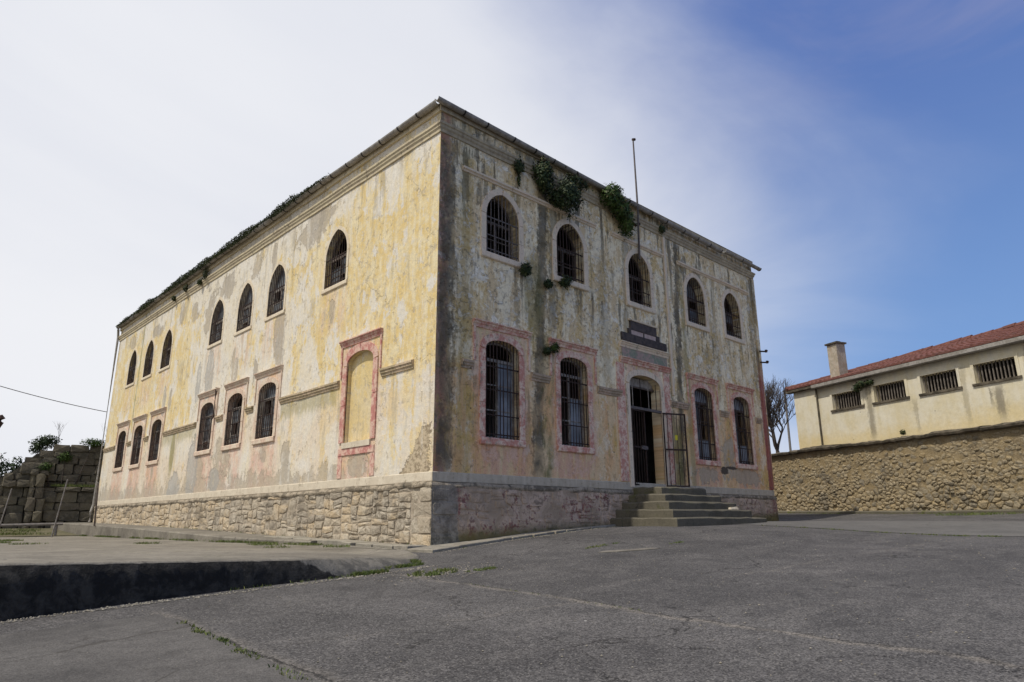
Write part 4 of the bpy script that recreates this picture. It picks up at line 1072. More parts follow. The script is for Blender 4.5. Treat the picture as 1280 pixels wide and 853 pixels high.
# ------------------------------------------------------------------ right: low annex with tiled roof behind the wall
AX = empty('annex_building', (19, -2, 3), label='low cream annex with red tiled roof behind the rubble wall', category='building')
def annex_material():
    mt, g, b = material('cream_annex_plaster'); p = g.pos(); x, y, z = g.sep(p); s = x*.3665+y*.9304
    n = g.noise(p, 1.2, 6, .65, .3); f = g.noise(p, 9, 6, .7); st_ = g.noise(g.comb(s, z*.15, 0.), 4, 5, .6)
    c = g.mix(g.st(n*.6+st_*.4, .40, .60), (.60, .53, .36), (.66, .61, .48))
    c = g.mix(g.st(z+(n-.5)*1.2, 4.2, 3.5)*.6, c, (.62, .49, .24))
    s0 = P0.x*.3665+P0.y*.9304
    dk = None
    for (su, wd, v0, v1, a) in ((-4.15, .22, 3.4, 5.7, .7), (-9.0, .2, 3.5, 4.7, .8), (-8.7, .08, 4, 4.8, .8), (-6.05, .1, 3.4, 4.7, .4), (-10.1, .25, 3.6, 5.8, .6), (-7.9, .12, 3.5, 5.6, .35)):
        mk = g.st((s-(s0+su)).abs()+(st_-.5)*.35+(f-.5)*.2, wd, wd*.2)*g.st(z, v0-.2, v0+.4)*g.st(z, v1+.1, v1-.3)*a
        dk = mk if dk is None else dk.max(mk)
    dk = dk.max(g.st(st_*.5+f*.5, .56, .68)*.35).max(g.st(z+(st_-.5)*.8, 5.55, 5.9)*.35)
    c = g.mix(dk, c, (.20, .175, .13)); c = g.mulc(c, f*.4+.8)
    pits = g.st(g.vor(p, 1.8), .05, .03); c = g.mix(pits*.7, c, (.2, .16, .12))
    finish(g, b, c, f+n*.6, .5, .015); return mt
M_ANX = annex_material()
AD = -.5
M_BARW = simple('weathered_bar', (.10, .085, .07), (.19, .165, .14), 8)
AW = [(-3.79, -2.41), (-5.75, -4.41), (-7.73, -6.38), (-9.66, -8.33)]
def annex_wall():
    u0, u1, z0, z1 = -10.0, -1.66, 2.6, 5.92; pts = []; ed = []
    def loop(ps):
        o = len(pts); pts.extend(Vector(p_) for p_ in ps); ed.extend((o+i, o+(i+1) % len(ps)) for i in range(len(ps)))
    loop([(u0, z0), (u1, z0), (u1, z1), (u0, z1)])
    for a, b2 in AW: loop([(a, 4.80), (b2, 4.80), (b2, 5.43), (a, 5.43)])
    v, e, f, *_ = delaunay_2d_cdt(pts, ed, [], 0, 1e-5); V = [MA(a.x, a.y, AD) for a in v]; F = []
    for t in f:
        cx = sum(v[i].x for i in t)/3; cy = sum(v[i].y for i in t)/3
        if not any(a < cx < b2 and 4.80 < cy < 5.43 for a, b2 in AW): F.append(tuple(t))
    for a, b2 in AW:
        o = len(V); ps = [(a, 4.80), (b2, 4.80), (b2, 5.43), (a, 5.43)]
        V += [MA(*q_, AD) for q_ in ps]+[MA(*q_, AD-.3) for q_ in ps]; F += [(o+i, o+(i+1) % 4, o+4+(i+1) % 4, o+4+i) for i in range(4)]
    return obj('wall', V, F, M_ANX, None)
child(annex_wall(), AX)
mb = MB(); mb.add([MA(-10, 2.6, AD), MA(-10, 2.6, AD-6), MA(-10, 5.92, AD-6), MA(-10, 5.92, AD)], [(0, 1, 2, 3)]); mb.add([MA(-10, 2.6, AD-6), MA(-.4, 2.6, AD-6), MA(-.4, 5.92, AD-6), MA(-10, 5.92, AD-6)], [(0, 1, 2, 3)])
mb.add([MA(-.4, 2.6, AD-6), MA(-.4, 2.6, AD+.05), MA(-.4, 5.92, AD+.05), MA(-.4, 5.92, AD-6)], [(0, 1, 2, 3)]); child(mb.build('end_wall', M_ANX), AX)
mb = MB(); slab(mb, MA, -1.63, -.4, 2.6, 5.88, AD-.05, AD+.05); child(mb.build('bay_wall', M_ANX), AX)
mb = MB(); mb.tube([MA(-1.66, 5.85, AD+.06), MA(-1.66, 3.0, AD+.06)], .035, 8); child(mb.build('drain_pipe', M_COPE), AX)
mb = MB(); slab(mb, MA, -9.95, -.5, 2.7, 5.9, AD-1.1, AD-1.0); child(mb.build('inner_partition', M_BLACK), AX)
for (a, b2) in AW:
    mb = MB()
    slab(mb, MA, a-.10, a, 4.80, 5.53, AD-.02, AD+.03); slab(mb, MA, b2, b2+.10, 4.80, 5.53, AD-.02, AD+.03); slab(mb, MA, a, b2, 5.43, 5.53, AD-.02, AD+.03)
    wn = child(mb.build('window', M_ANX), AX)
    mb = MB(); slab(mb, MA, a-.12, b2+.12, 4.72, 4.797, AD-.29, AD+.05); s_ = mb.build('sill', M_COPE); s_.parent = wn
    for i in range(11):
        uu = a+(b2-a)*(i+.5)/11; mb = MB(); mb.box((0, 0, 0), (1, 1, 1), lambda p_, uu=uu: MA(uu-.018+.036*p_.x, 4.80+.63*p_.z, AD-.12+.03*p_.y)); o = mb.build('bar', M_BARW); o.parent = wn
M_FASC = trim_material('weathered_fascia', (.24, .22, .19), (.32, .30, .27), (.11, .095, .08), .8)
M_TILE, g, b = material('red_clay_tile'); p = g.pos(); n = g.noise(p, 5, 5, .7); r_ = g.noise(p, 1.2, 3)
c = g.mix(g.st(n, .35, .65), (.115, .045, .036), (.175, .075, .058)); c = g.mix(g.st(r_, .5, .65)*.5, c, (.10, .055, .045)); c = g.mix(g.st(g.noise(p, 16, 3), .55, .7)*.5, c, (.12, .08, .06)); finish(g, b, c, n, .4, .01)
def tiled(fn, nu, nv, name, par):
    """rows of curved pantiles: fn(a,b,h)->point, a in 0..nu tiles across, b in 0..nv courses"""
    mb = MB()
    for j in range(nv):
        for i in range(nu):
            o = len(mb.v); hh = random.uniform(-.008, .012); jb = random.uniform(-.04, .04)
            for (bb, lift) in ((j+jb, .045), (j+1.12+jb, .012)):
                for k_ in range(5):
                    t = k_/4; mb.v.append(fn(i+.02+.96*t, bb, lift+hh+.05*math.sin(math.pi*t)))
            mb.v += [fn(i+.02, j+jb, .0), fn(i+.98, j+jb, .0)]
            for k_ in range(4): mb.f.append((o+k_, o+k_+1, o+6+k_, o+5+k_))
            mb.f.append((o, o+1, o+2, o+3, o+4, o+11, o+10))
    ob = mb.build(name, M_TILE, None, kind='stuff'); ob.parent = par; ob.matrix_parent_inverse = Matrix.Translation(-AX.location) if par is AX else Matrix(); return ob
EZ = 5.98; RZ = 6.98; ED = AD+.22; RD = AD-3.1
mb = MB(); RV = [MA(-10.3, EZ, ED), MA(-.15, EZ, ED), MA(-.15, EZ, AD-6.3), MA(-10.3, EZ, AD-6.3), MA(-13+6.0, RZ, RD), MA(-2.4, RZ, RD)]
RV[4] = MA(-8.9, RZ+.16, RD)
mb.add(RV, [(0, 1, 5, 4), (1, 2, 5), (2, 3, 4, 5), (3, 0, 4), (3, 2, 1, 0)]); roof = child(mb.build('roof', M_TILE), AX)
def fn(a, b_, h):
    t = b_/11.0; e = RV[0].lerp(RV[1], a/44.0); 
    L0, L1 = RV[0].lerp(RV[4], t), RV[1].lerp(RV[5], t)
    return L0.lerp(L1, a/44.0)+Vector((0, 0, h))
tl = tiled(fn, 44, 11, 'roof_tiles', AX)
def fn2(a, b_, h):
    t = b_/11.0; L0, L1 = RV[3].lerp(RV[4], t), RV[0].lerp(RV[4], t); return L0.lerp(L1, a/26.0)+Vector((0, 0, h))
tiled(fn2, 26, 11, 'roof_tiles', AX)
for k_ in range(16):
    a = RV[4].lerp(RV[5], k_/16); b2 = RV[4].lerp(RV[5], (k_+1.1)/16)
    mb = MB(); zz = Vector((0, 0, random.uniform(.02, .07))); mb.tube([a+zz, b2+zz], [.13, .11], 8); child(mb.build('ridge_tile', M_TILE), AX)
for k_ in range(8):
    a = RV[1].lerp(RV[5], k_/8); b2 = RV[1].lerp(RV[5], (k_+1.1)/8); zz = Vector((0, 0, .05))
    mb = MB(); mb.tube([a+zz, b2+zz], [.11, .09], 8); child(mb.build('ridge_tile', M_TILE), AX)
mb = MB(); prism(mb, MA, -10.32, -1.6, [(AD-.0, 5.80), (ED+.0, 5.80), (ED+.03, 5.83), (ED+.03, 5.955), (AD, 5.955)]); child(mb.build('fascia', M_FASC), AX)
mb = MB(); prism(mb, MA, -1.58, -.12, [(AD-.0, 5.84), (ED-.04, 5.84), (ED-.01, 5.86), (ED-.01, 5.955), (AD, 5.955)]); child(mb.build('fascia', M_COPE), AX)
mb = MB(); mb.add([MA(-10.33, 5.80, ED+.03), MA(-10.33, 5.80, AD-6.3), MA(-10.33, 5.955, AD-6.3), MA(-10.33, 5.955, ED+.03), MA(-10.0, 5.80, ED-.2), MA(-10.0, 5.80, AD-6.3)], [(0, 1, 2, 3), (0, 4, 5, 1)]); child(mb.build('fascia', M_GUT), AX)
# chimney
ch = []
M_CHIM = trim_material('chimney_render', (.34, .29, .22), (.42, .37, .30), (.26, .13, .05), .6)
mb = MB(); prism(mb, MA, -2.70, -2.22, [(-1.24, 5.6), (-.76, 5.6), (-.76, 7.58), (-1.24, 7.58)]); chm = mb.build('chimney', M_CHIM); child(chm, AX)
mb = MB(); prism(mb, MA, -2.76, -2.16, [(-1.30, 7.583), (-.70, 7.583), (-.70, 7.65), (-1.30, 7.65)]); o = mb.build('cap', M_COPE); o.parent = chm
mb = MB(); prism(mb, MA, -2.58, -2.35, [(-1.2, 7.653), (-.92, 7.653), (-.96, 7.73), (-1.16, 7.73)]); o = mb.build('brick', M_COPE); o.parent = chm

# ------------------------------------------------------------------ left: ruined ashlar wall
RO = Vector((-.7, 28.3, 0)); RX = Vector((.9816, -.1908, 0)); RNn = Vector((-.1908, -.9816, 0))
MR = lambda s, z, dd: RO+RX*s+RNn*dd+Vector((0, 0, z))
RU = empty('ruined_stone_wall', (-.7, 28.3, .2), label='dark ruined wall of old stone blocks at the far left', category='wall')
rng = random.Random(77)
def block(s0, s1, z0, z1, dd, th=.6):
    n = 10; cx = (s0+s1)/2; cz = (z0+z1)/2; hw, hh = (s1-s0)/2-.012, (z1-z0)/2-.008; po = []
    for i in range(n):
        a = 2*math.pi*(i+.5)/n; ca, sa_ = math.cos(a), math.sin(a); e_ = .24
        po.append((cx+hw*math.copysign(abs(ca)**e_, ca)+rng.uniform(-.03, .03), cz+hh*math.copysign(abs(sa_)**e_, sa_)+rng.uniform(-.025, .025)))
    vs, fs = stone_mesh(po, lambda a, b2, d_: MR(a, b2, dd+d_), rng.uniform(-.06, .08), rng, .05, -th, .9)
    child(obj('stone_block', vs, fs, M_RUIN, None), RU)
TOP = [(-7, 1.4), (-3.4, 2.4), (-2.3, 2.9), (-1.9, 3.3), (-1.4, 3.85), (-.6, 4.05), (-.2, 4.3), (.5, 4.2), (1.0, 4.1), (1.6, 4.35), (2.2, 4.2), (2.9, 4.0), (5.5, 3.8)]
def courses(sa, sb, za, zb, dd, hmin, hmax, wmin, wmax, top=None):
    z = za
    while z < zb-.1:
        h_ = min(rng.uniform(hmin, hmax), zb-z); s = sa-rng.uniform(0, .3)
        while s < sb:
            w_ = rng.uniform(wmin, wmax); s1 = min(s+w_, sb)
            if s1-s > .12 and (top is None or z+h_*.6 < lerp((s+s1)/2, top)): block(max(s, sa), s1, z+rng.uniform(-.03, .02), z+h_+(rng.uniform(-.02, .05)), dd+rng.uniform(-.08, .08))
            s = s1
        z += h_
courses(-1.15, 5.5, .1, 2.15, .55, .34, .52, .5, 1.1)
courses(-1.45, -.75, .1, 2.9, .75, .42, .6, .34, .4)
courses(-6.5, -1.45, .1, 2.6, -.2, .36, .5, .5, 1.0, TOP)
courses(-2.5, 5.5, 2.15, 4.9, .0, .24, .5, .35, 1.15, TOP)
mb = MB(); mb.box((0, 0, 0), (1, 1, 1), lambda p_: MR(-6.5+12*p_.x, 2.1*p_.z-.2, -.9+.5*p_.y)); mb.box((0, 0, 0), (1, 1, 1), lambda p_: MR(-1.1+6.6*p_.x, 2.25*p_.z-.2, -.2+.6*p_.y)); 
for i in range(len(TOP)-2):
    (a, ta), (b2, tb) = TOP[i+1], TOP[i+2]
    mb.add([MR(a, 1.5, -.25), MR(b2, 1.5, -.25), MR(b2, tb-.12, -.25), MR(a, ta-.12, -.25), MR(a, 1.5, -.9), MR(b2, 1.5, -.9), MR(b2, tb-.12, -.9), MR(a, ta-.12, -.9)], [(0, 1, 2, 3), (3, 2, 6, 7), (5, 4, 7, 6), (0, 3, 7, 4), (1, 5, 6, 2)])
child(mb.build('wall_core', M_RUIND), RU)
# grassy ground in front of the ruin
M_SOIL = concrete_material('mossy_soil', (.09, .085, .045), (.14, .12, .07), (.06, .055, .03), .5)
sheet('grass_verge', M_SOIL, None, list(np.arange(-22, 9, 1.)), list(np.arange(21.3, 45, 1.)), lambda x, y: .02+min(.25, (y-21.3)*.05)-(0.45 if x > -1.0 and y < 25.5 else 0), kind='structure')
# ------------------------------------------------------------------ fence posts and kerb rail by the ruin
M_POST = simple('weathered_steel', (.13, .12, .11), (.22, .20, .18), 9, .7)
for k_, ((x0, y0, zb), (x1, y1, z1), r_, lb) in enumerate((((-4.25, 19.6, -.05), (-4.02, 19.75, 1.68), .022, 'thin leaning steel fence post at the far left edge'), ((-2.62, 19.4, -.05), (-2.38, 19.48, 2.05), .026, 'taller leaning steel fence post before the dark ruin'), ((-1.33, 19.2, .38), (-1.40, 19.25, 1.96), .035, 'brown post beside the far corner of the yellow wall'))):
    mb = MB(); mb.tube([(x0, y0, zb), ((x0+x1)/2, (y0+y1)/2, (zb+z1)/2), (x1, y1, z1)], r_, 8)
    o = mb.build('fence_post', M_POST if k_ < 2 else M_DARKW, None, label=lb, category='post', group='posts by the ruin')
    mb = MB(); mb.tube([(x1, y1, z1), (x1+.01, y1, z1+.03)], [r_*1.25, r_*.8], 8); mb.build('cap', M_POST, o)
mb = MB(); mb.tube([(-9, 22.3, .40), (-3.9, 21.75, .43), (-1.9, 21.5, .47)], .06, 6); 
o = mb.build('low_rail', M_POST, None, label='low grey pipe rail in front of the ruin', category='rail')
for (x_, y_) in ((-8, 22.2), (-5.2, 21.9), (-2.1, 21.55)):
    mb = MB(); mb.tube([(x_, y_, -.05), (x_, y_, .42)], .05, 6); mb.build('rail_foot', M_POST, o)
# lamp whose head peeks in at the left edge
lp = empty('yard_lamp', (-5.62, 13.9, 0), label='dark lamp head cut off by the left picture edge', category='lamp')
mb = MB(); mb.tube([(-5.62, 13.9, -.1), (-5.62, 13.9, 2.9), (-5.6, 13.88, 3.2)], [.06, .05, .045], 8); child(mb.build('pole', M_IRON), lp)
mb = MB(); mb.tube([(-5.48, 13.86, 3.06), (-5.44, 13.85, 3.2), (-5.42, 13.85, 3.36), (-5.42, 13.85, 3.46), (-5.45, 13.85, 3.52), (-5.5, 13.86, 3.54)], [.03, .06, .11, .13, .10, .02], 10); child(mb.build('lamp_head', M_IRON), lp)

# ------------------------------------------------------------------ vegetation
def leaf_mat(name, c1, c2, c3):
    mt, g, b = material(name); p = g.pos(); n = g.noise(p, 2.2, 3); f = g.noise(p, 17, 3)
    c = g.mix(g.st(n, .35, .65), c1, c2); c = g.mix(g.st(f, .5, .72), c, c3); finish(g, b, c); b.inputs['Roughness'].default_value = .65
    return mt
M_LEAF = leaf_mat('dark_leaf', (.017, .030, .011), (.028, .048, .015), (.045, .066, .022))
M_LEAFL = leaf_mat('fresh_leaf', (.032, .062, .012), (.055, .095, .018), (.085, .125, .03))
M_GRASS = leaf_mat('grass_blade', (.07, .105, .022), (.12, .145, .035), (.18, .17, .06))
M_MOSS = leaf_mat('roof_moss', (.024, .034, .012), (.042, .055, .017), (.085, .08, .03))
M_DRY = leaf_mat('mixed_leaf', (.035, .055, .016), (.075, .085, .025), (.12, .095, .04))
M_TWIG = simple('twig_bark', (.05, .04, .032), (.10, .08, .065), 12)
def leaves(mb, blobs, n, size, rng, keep=None):
    tot = sum(r[3]*r[4]*r[5] for r in blobs)
    for (cx, cy, cz, rx, ry, rz) in blobs:
        m_ = int(n*rx*ry*rz/tot)
        for _ in range(m_):
            v = Vector((rng.gauss(0, 1), rng.gauss(0, 1), rng.gauss(0, 1))).normalized()
            q_ = v*(rng.random()**.4); lump = 1+.45*mn.noise(v*2.3+Vector((cx, cy, cz))*3)
            p_ = Vector((cx+q_.x*rx*lump, cy+q_.y*ry*lump, cz+q_.z*rz*lump))
            if keep and not keep(p_): continue
            a = Vector((rng.uniform(-1, 1), rng.uniform(-1, 1), rng.uniform(-1, 1))).normalized(); b_ = (v+a*.9).normalized().cross(a).normalized(); a = b_.cross((v+a*.6).normalized()).normalized()
            s_ = size*rng.uniform(.6, 1.3)
            mb.add([p_-a*s_, p_-b_*s_*.45+a*s_*.1, p_+a*s_, p_+b_*s_*.45+a*s_*.1], [(0, 1, 2, 3)])
rng = random.Random(99)
def wall_plant(blobs, n, size, lbl, mat=M_LEAF, root=None, keep=None, name='wall_shrub'):
    b0 = blobs[0]; r_ = root or (b0[0], 0.0, b0[2])
    o = empty(name, r_, label=lbl, category='plant', group='plants rooted in the masonry')
    mb = MB(); leaves(mb, blobs, n, size, rng, keep or (lambda p_: p_.y < .02)); child(mb.build('foliage', mat), o)
    mb = MB()
    for b_ in blobs:
        for _ in range(3): mb.tube([r_, (r_[0]+(b_[0]-r_[0])*.5+rng.uniform(-.05, .05), (r_[1]+b_[1])*.5, (r_[2]+b_[2])*.5+.03), (b_[0]+rng.uniform(-.1, .1), b_[1], b_[2]+rng.uniform(-.1, .1))], [.014, .01, .005], 5)
        for _ in range(int(10*b_[3]/.3)):
            v = Vector((rng.uniform(-1, 1), rng.uniform(-1, -.1), rng.uniform(-1.2, .8))).normalized(); c0 = Vector(b_[:3]); e_ = c0+Vector((v.x*b_[3], v.y*b_[4], v.z*b_[5]))*rng.uniform(1.1, 1.45)
            mb.tube([c0, c0.lerp(e_, .6)+Vector((0, 0, .03)), e_], [.006, .005, .003], 4, False)
    child(mb.build('stem', M_TWIG), o)
    mb = MB(); leaves(mb, [(b_[0], b_[1], b_[2], b_[3]*1.35, b_[4]*1.25, b_[5]*1.35) for b_ in blobs], int(n*.16), size*.9, rng, keep or (lambda p_: p_.y < .02)); child(mb.build('stray_leaves', M_DRY), o); return o
wall_plant([(3.12, -.22, 8.98, .30, .22, .42), (3.25, -.2, 8.7, .22, .18, .25)], 1700, .045, 'dark upright shrub under the gutter above the second arched window')
wall_plant([(3.95, -.28, 8.66, .46, .30, .50), (3.62, -.2, 8.48, .28, .2, .24)], 2300, .045, 'round dark shrub hanging right above the second arched window')
wall_plant([(5.78, -.28, 9.26, .34, .28, .34), (6.2, -.26, 9.08, .36, .26, .36), (6.55, -.22, 8.75, .25, .22, .5), (5.95, -.3, 9.5, .3, .2, .16)], 2900, .05, 'bright green trailing shrub spilling from the gutter beside the flagpole', M_LEAFL)
wall_plant([(4.5, -.18, 9.28, .42, .14, .14)], 500, .045, 'thin creeper just below the front gutter between two shrubs')
wall_plant([(2.38, -.1, 8.98, .16, .1, .2), (2.4, -.06, 8.62, .04, .05, .25)], 420, .04, 'small dark weed below the gutter above the first arched window')
wall_plant([(2.52, -.14, 6.28, .17, .14, .18)], 480, .038, 'small round weed at the right end of the first upper sill')
wall_plant([(3.92, -.14, 6.30, .16, .13, .16), (4.1, -.12, 6.42, .14, .08, .08)], 480, .038, 'little weed clump on the second upper sill')
wall_plant([(3.34, -.1, 6.12, .14, .1, .12)], 260, .038, 'tiny weed in the dark stain left of the second upper sill')
wall_plant([(3.52, -.12, 4.52, .13, .1, .12)], 260, .036, 'tiny weed on the hood of the second lower window', M_LEAFL)
wall_plant([(3.28, -.1, 4.42, .13, .1, .1)], 220, .036, 'dark moss tuft on the string course left of the second lower window')
wall_plant([(8.48, -.12, 9.16, .15, .1, .14)], 280, .038, 'small weed below the gutter right of the flagpole')
pa = MA(-4.0, 5.56, AD+.12); pb = MA(-3.75, 5.45, AD+.1); pc = MA(-4.35, 5.58, AD+.1)
wall_plant([(pa.x, pa.y, pa.z, .22, .25, .14), (pb.x, pb.y, pb.z, .12, .2, .16), (pc.x, pc.y, pc.z, .12, .2, .12)], 800, .045, 'green weed under the annex eave between two barred windows', M_LEAF, MA(-4.0, 5.6, AD), lambda p_: True)
pa = MA(-5.6, 3.5, -.2); wall_plant([(pa.x, pa.y, pa.z, .1, .1, .1)], 120, .04, 'tiny tuft growing on the rubble wall coping', M_LEAF, MA(-5.6, 3.4, -.2), lambda p_: True)
# moss and grass along the side gutter
mb = MB(); mr = random.Random(8)
for yy in np.arange(4.6, LS, .03):
    dens = min(1., max(0, mn.noise(Vector((yy*.5, 3, 1)))*1.2+.68+(.3 if 7.5 < yy < 17 else 0)))*min(1, (yy-4.6)/2.5)
    hh = .04+.20*dens+.12*max(0, mn.noise(Vector((yy*2.2, 5, 1))))
    for _ in range(int(52*dens)):
        t = mr.random(); ox = -.255+.2*t if mr.random() < .6 else -.262; oz = 9.68+mr.random()*hh*(1.2-abs(t-.5)) if ox > -.26 else 9.69-mr.random()**1.5*.12*dens
        p_ = Vector((ox+mr.gauss(0, .01), yy+mr.uniform(-.04, .04), oz)); s_ = mr.uniform(.015, .04)
        a = Vector((mr.uniform(-1, 1), mr.uniform(-1, 1), mr.uniform(-.3, .8))).normalized(); b_ = a.cross(Vector((mr.uniform(-1, 1), mr.uniform(-1, 1), mr.uniform(-1, 1)))).normalized()
        mb.add([p_-b_*s_*.6, p_+b_*s_*.6, p_+a*s_*1.3], [(0, 1, 2)])
for (yy, zz, sz) in ((13.9, 9.35, .22), (14.4, 9.15, .12), (15.9, 9.3, .14), (17.2, 9.2, .1)):
    leaves(mb, [(-.14, yy, zz, .1, sz, sz*1.2)], 240, .04, mr)
mb.build('roof_moss', M_MOSS, None, kind='stuff', label='moss and grass growing along the side gutter', category='moss')
# grass and weeds in cracks
def tuft_patch(mb, cx, cy, rx, ry, n, h, rng, zf):
    for _ in range(n):
        a = rng.uniform(0, 6.283); r_ = math.sqrt(rng.random()); x, y = cx+rx*r_*math.cos(a), cy+ry*r_*math.sin(a)
        if mn.noise(Vector((x*5, y*5, 0))) < -.15: continue
        z = zf(x, y); hh = h*rng.uniform(.4, 1.2); t = Vector((rng.uniform(-1, 1), rng.uniform(-1, 1), 0))*hh*.8; wv = Vector((rng.uniform(-1, 1), rng.uniform(-1, 1), 0)).normalized()*.006
        p_ = Vector((x, y, z-.005)); mb.add([p_-wv, p_+wv, p_+t*.5+Vector((0, 0, hh*.7))+wv*.6, p_+t+Vector((0, 0, hh))], [(0, 1, 2, 3)])
gr = random.Random(44); mb = MB(); tz = lambda x, y: .01
tuft_patch(mb, -2.35, -3.2, .40, .22, 1600, .045, gr, zg); tuft_patch(mb, -1.75, -3.5, .30, .10, 420, .03, gr, zg)
tuft_patch(mb, -2.95, -2.52, .34, .06, 700, .06, gr, zg); tuft_patch(mb, -2.1, -2.14, .4, .08, 700, .05, gr, zg); tuft_patch(mb, -1.65, -1.75, .15, .12, 500, .05, gr, zg)
for i in range(24):
    t = i/23; tuft_patch(mb, -5.98-.14*t+mn.noise(Vector((t*9, 0, 0)))*.05, -4.4-2.7*t, .03+.02*gr.random(), .07, int(70*gr.random()**1.5)+6, .035, gr, zg)
for i in range(14):
    t = i/13; tuft_patch(mb, -2.72+mn.noise(Vector((t*7, 3, 0)))*.04, -4.2-2.6*t, .02, .1, int(16*gr.random()), .02, gr, zg)
for i in range(30): tuft_patch(mb, -3.2-gr.random()*3.5, -2.50-.02, .2, .03, int(20*gr.random()), .04, gr, zg)
tuft_patch(mb, 1.5, -3.0, .5, .05, 200, .035, gr, zg); tuft_patch(mb, 2.6, -3.8, .25, .05, 120, .03, gr, zg)
for i in range(26): tuft_patch(mb, 8.0+gr.uniform(-.05, .05), -2.4-gr.random()*5, .05, .25, int(50*gr.random()), .035, gr, zg)
for (cx, cy, rx, ry, n) in ((-4.9, 13.5, .5, .7, 900), (-5.4, 11.0, .35, .5, 600), (-3.0, 7.0, .3, .4, 200), (-5.0, 9.0, .4, .3, 250), (-1.0, 3.2, .3, .7, 500), (-1.1, 5.3, .2, 1.0, 900), (-1.6, 3.8, .3, .6, 350), (-2.1, 2.0, .3, .3, 150), (-1.3, 1.4, .3, .4, 220)):
    tuft_patch(mb, cx, cy, rx, ry, n, .05, gr, tz)
for yy in np.arange(6, 21, .25): tuft_patch(mb, -1.36+(.0 if yy > 7 else (7-yy)*.17), yy, .10, .2, int(160*max(0, mn.noise(Vector((yy*.7, 8, 0)))+.25)), .06, gr, tz)
for yy in np.arange(.3, 16, .3): tuft_patch(mb, -.1, yy, .04, .14, int(14*gr.random()**2), .05, gr, lambda x, y: lerp(y, WALKZ)+.02)
for xx in np.arange(-.5, 5.3, .3): tuft_patch(mb, xx, -lerp(xx, [(-1, .87), (0, .82), (1.6, .58), (3.6, .44), (5.4, .34)]), .14, .025, int(26*gr.random()**2), .03, gr, zg)
for _ in range(60): tuft_patch(mb, gr.uniform(-9, -1.9), gr.uniform(21.6, 25.5), .5, .4, 160, .09, gr, lambda x, y: .02+min(.25, (y-21.3)*.05))
for uu in np.arange(-15, 0, .35):
    p_ = P0+UA*uu+NA*.3; tuft_patch(mb, p_.x, p_.y, .15, .15, int(60*gr.random()**1.5), .06, gr, zg)
p_ = P0+UA*-8.6+NA*1.0; tuft_patch(mb, p_.x, p_.y, .5, 1.1, 900, .07, gr, zg)
mb.build('grass', M_GRASS, None, kind='stuff', label='sparse grass in cracks and along kerbs', category='grass')
# pale broken slab lying flush in the asphalt
mb = MB(); po = [(.75, -3.50), (1.1, -3.72), (1.55, -3.92), (1.80, -4.0), (1.75, -3.86), (1.35, -3.66), (.98, -3.46)]
n = len(po); mb.add([(x, y, zg(x, y)+.012) for x, y in po]+[(x, y, zg(x, y)-.05) for x, y in po], [tuple(range(n))[::-1]]+[(i, (i+1) % n, n+(i+1) % n, n+i) for i in range(n)]); mb.build('stone_fragment', M_CONC, None, label='thin pale slab fragment set flush in the yard asphalt', category='stone')

gr = random.Random(71); mb = MB()
def pebble(x, y, z, r_):
    v = [Vector(q_)*r_*gr.uniform(.6, 1.2) for q_ in ((1, 0, 0), (-1, 0, 0), (0, 1, 0), (0, -1, 0), (0, 0, .7), (0, 0, -.5))]
    mb.add([Vector((x, y, z))+q_ for q_ in v], [(0, 2, 4), (2, 1, 4), (1, 3, 4), (3, 0, 4), (2, 0, 5), (1, 2, 5), (3, 1, 5), (0, 3, 5)])
for _ in range(900): x, y = gr.uniform(-7.5, 9), gr.uniform(-9.5, -.6); pebble(x, y, zg(x, y)+.004, gr.uniform(.004, .013))
for _ in range(700):
    t = gr.random(); x = -7.4+5.6*t; y = -2.93+.5*t+gr.gauss(-.03, .05); pebble(x, y-.03, zg(x, y)+.004, gr.uniform(.005, .02))
for _ in range(500): x = gr.uniform(-.7, 5.4); y = -lerp(x, [(-1, .9), (0, .86), (1.6, .62), (3.6, .48), (5.4, .38)])-abs(gr.gauss(0, .08)); pebble(x, y, zg(x, y)+.004, gr.uniform(.005, .018))
for _ in range(300): x, y = gr.gauss(-2.2, .5), gr.gauss(-3.25, .25); pebble(x, y, zg(x, y)+.004, gr.uniform(.005, .02))
mb.build('grit', M_PAVE, None, kind='stuff', label='loose grit scattered over the yard', category='gravel')
# shrubs round the ruin
def bush(lbl, blobs, n, size, mat=M_LEAF, name='shrub'):
    o = empty(name, (blobs[0][0], blobs[0][1], .2), label=lbl, category='shrub', group='shrubs round the ruin')
    mb = MB(); leaves(mb, blobs, n, size, rng); child(mb.build('foliage', mat), o)
    mb = MB()
    for b_ in blobs: mb.tube([(blobs[0][0], blobs[0][1], .1), (b_[0], b_[1], b_[2])], [.05, .015], 6)
    child(mb.build('stem', M_TWIG), o)
def atR(s, z, dd): v = MR(s, z, dd); return v.x, v.y, v.z
bush('dark shrub behind the ruin at the left picture edge', [(*atR(-3.2, 2.9, -1.6), .9, .8, .9), (*atR(-2.2, 3.1, -1.8), .5, .5, .7), (*atR(-4.5, 2.8, -1.6), 1.0, .8, 1.1)], 3000, .09)
bush('dark pointed shrub on the ruin beside the yellow wall', [(*atR(2.3, 4.45, -.3), .22, .2, .55), (*atR(2.65, 4.3, -.2), .3, .25, .6), (*atR(2.75, 3.5, .15), .15, .2, .9)], 1700, .06)
bush('low shrub on the left shoulder of the ruin', [(*atR(-1.0, 4.35, -.3), .55, .4, .35), (*atR(-1.4, 4.1, -.5), .4, .4, .4)], 1500, .06)
bush('creeper patch in the middle of the ruin face', [(*atR(-.2, 3.6, .12), .32, .15, .3), (*atR(-.9, 3.1, .15), .35, .15, .25), (*atR(.9, 4.35, .1), .6, .2, .22)], 1600, .05, M_LEAFL)
mb = MB()
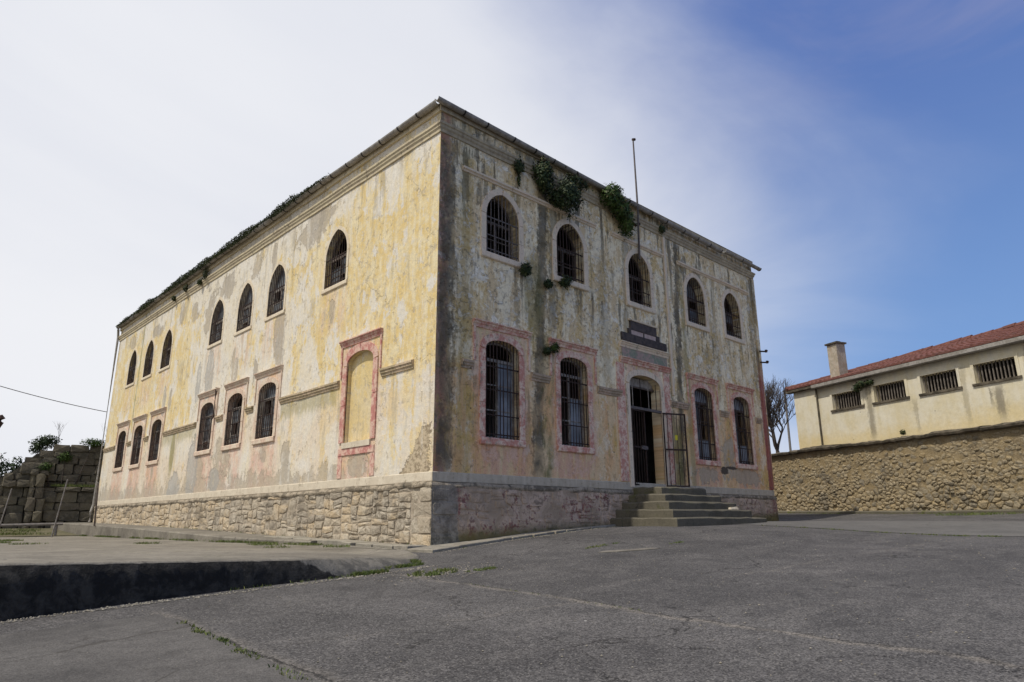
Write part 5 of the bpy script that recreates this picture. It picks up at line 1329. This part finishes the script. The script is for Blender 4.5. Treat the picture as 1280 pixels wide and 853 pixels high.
for _ in range(1500):
    s_ = rng.uniform(-.6, 4.5); p_ = MR(s_, 2.2, rng.uniform(.1, .58)); h_ = rng.uniform(.05, .16); t = Vector((rng.uniform(-1, 1), rng.uniform(-1, 1), 0))*.06; wv = RX*.012
    mb.add([p_-wv, p_+wv, p_+t+Vector((0, 0, h_))], [(0, 1, 2)])
mb.build('ledge_grass', M_GRASS, None, kind='stuff', label='grass strip growing on the ledge of the ruin', category='grass')

# bare trees
def bare_tree(lbl, base, h0, hd, L, r0, depth, seed, spread=.6, name='bare_tree', upb=.25, nchild=(2, 3)):
    rg = random.Random(seed); o = empty(name, base, label=lbl, category='tree')
    tr = MB(); br = MB()
    top = Vector(base)+hd*h0
    tr.tube([Vector(base)-Vector((0, 0, .2)), Vector(base)+hd*h0*.5+Vector((.06, 0, 0)), top], [r0*1.25, r0, r0*.85], 8); child(tr.build('trunk', M_TWIG), o)
    def grow(p_, d_, L_, r_, k_):
        q_ = p_; pts = [p_]; rad = [r_]; dd = d_.copy()
        for i in range(4):
            dd = (dd+Vector((rg.uniform(-1, 1), rg.uniform(-1, 1), rg.uniform(-.6, 1)))*.22+Vector((0, 0, upb*.12))).normalized(); q_ = q_+dd*L_/4; pts.append(q_); rad.append(r_*(1-.13*(i+1)))
            if k_ > 0 and i >= 1 and rg.random() < .75:
                nd = (dd+Vector((rg.uniform(-1, 1), rg.uniform(-1, 1), rg.uniform(-.4, .9)))*spread*1.3).normalized(); grow(q_, nd, L_*rg.uniform(.45, .75), r_*.5, k_-1)
        br.tube(pts, rad, 5 if r_ > .015 else 4, False)
        if k_ > 0:
            for _ in range(rg.randint(*nchild)):
                nd = (dd+Vector((rg.uniform(-1, 1), rg.uniform(-1, 1), rg.uniform(-.3, .8)))*spread).normalized(); grow(q_, nd, L_*rg.uniform(.6, .85), r_*.55, k_-1)
    for _ in range(4):
        nd = (hd+Vector((rg.uniform(-1, 1), rg.uniform(-1, 1), rg.uniform(-.2, .5)))*spread*1.1).normalized(); grow(top, nd, L, r0*.7, depth)
    child(br.build('crown', M_TWIG), o); return o
bare_tree('bare leafless tree between the building and the annex', (27.9, 6.05, .8), 3.3, Vector((.02, .03, 1)).normalized(), 1.35, .115, 4, 12, .8, nchild=(2, 4))
for sd, s_, lbl in ((3, 1.45, 'thin bare sapling on top of the ruin'), (4, -.6, 'small bare twiggy bush on the ruin left of the sapling')):
    bare_tree(lbl, MR(s_, 4.3, -.3), .25, Vector((0, 0, 1)), .42, .012, 2, sd, .5, 'bare_sapling', .5, (1, 2))
# street lamp far behind
lp = empty('street_lamp', (32.7, 7.6, .8), label='distant thin street lamp arm above the bare tree', category='lamp')
mb = MB(); mb.tube([(32.7, 7.6, .8), (32.72, 7.55, 8.0), (32.75, 7.45, 8.35)], [.08, .06, .05], 8); child(mb.build('pole', M_POST), lp)
mb = MB(); mb.tube([(32.75, 7.45, 8.33), (32.88, 7.15, 8.50), (33.0, 6.85, 8.53), (33.05, 6.75, 8.50)], .035, 6); child(mb.build('arm', M_POST), lp)
mb = MB(); mb.tube([(33.03, 6.8, 8.50), (33.08, 6.68, 8.47), (33.16, 6.5, 8.45)], [.05, .09, .05], 8); child(mb.build('lamp_head', M_POST), lp)
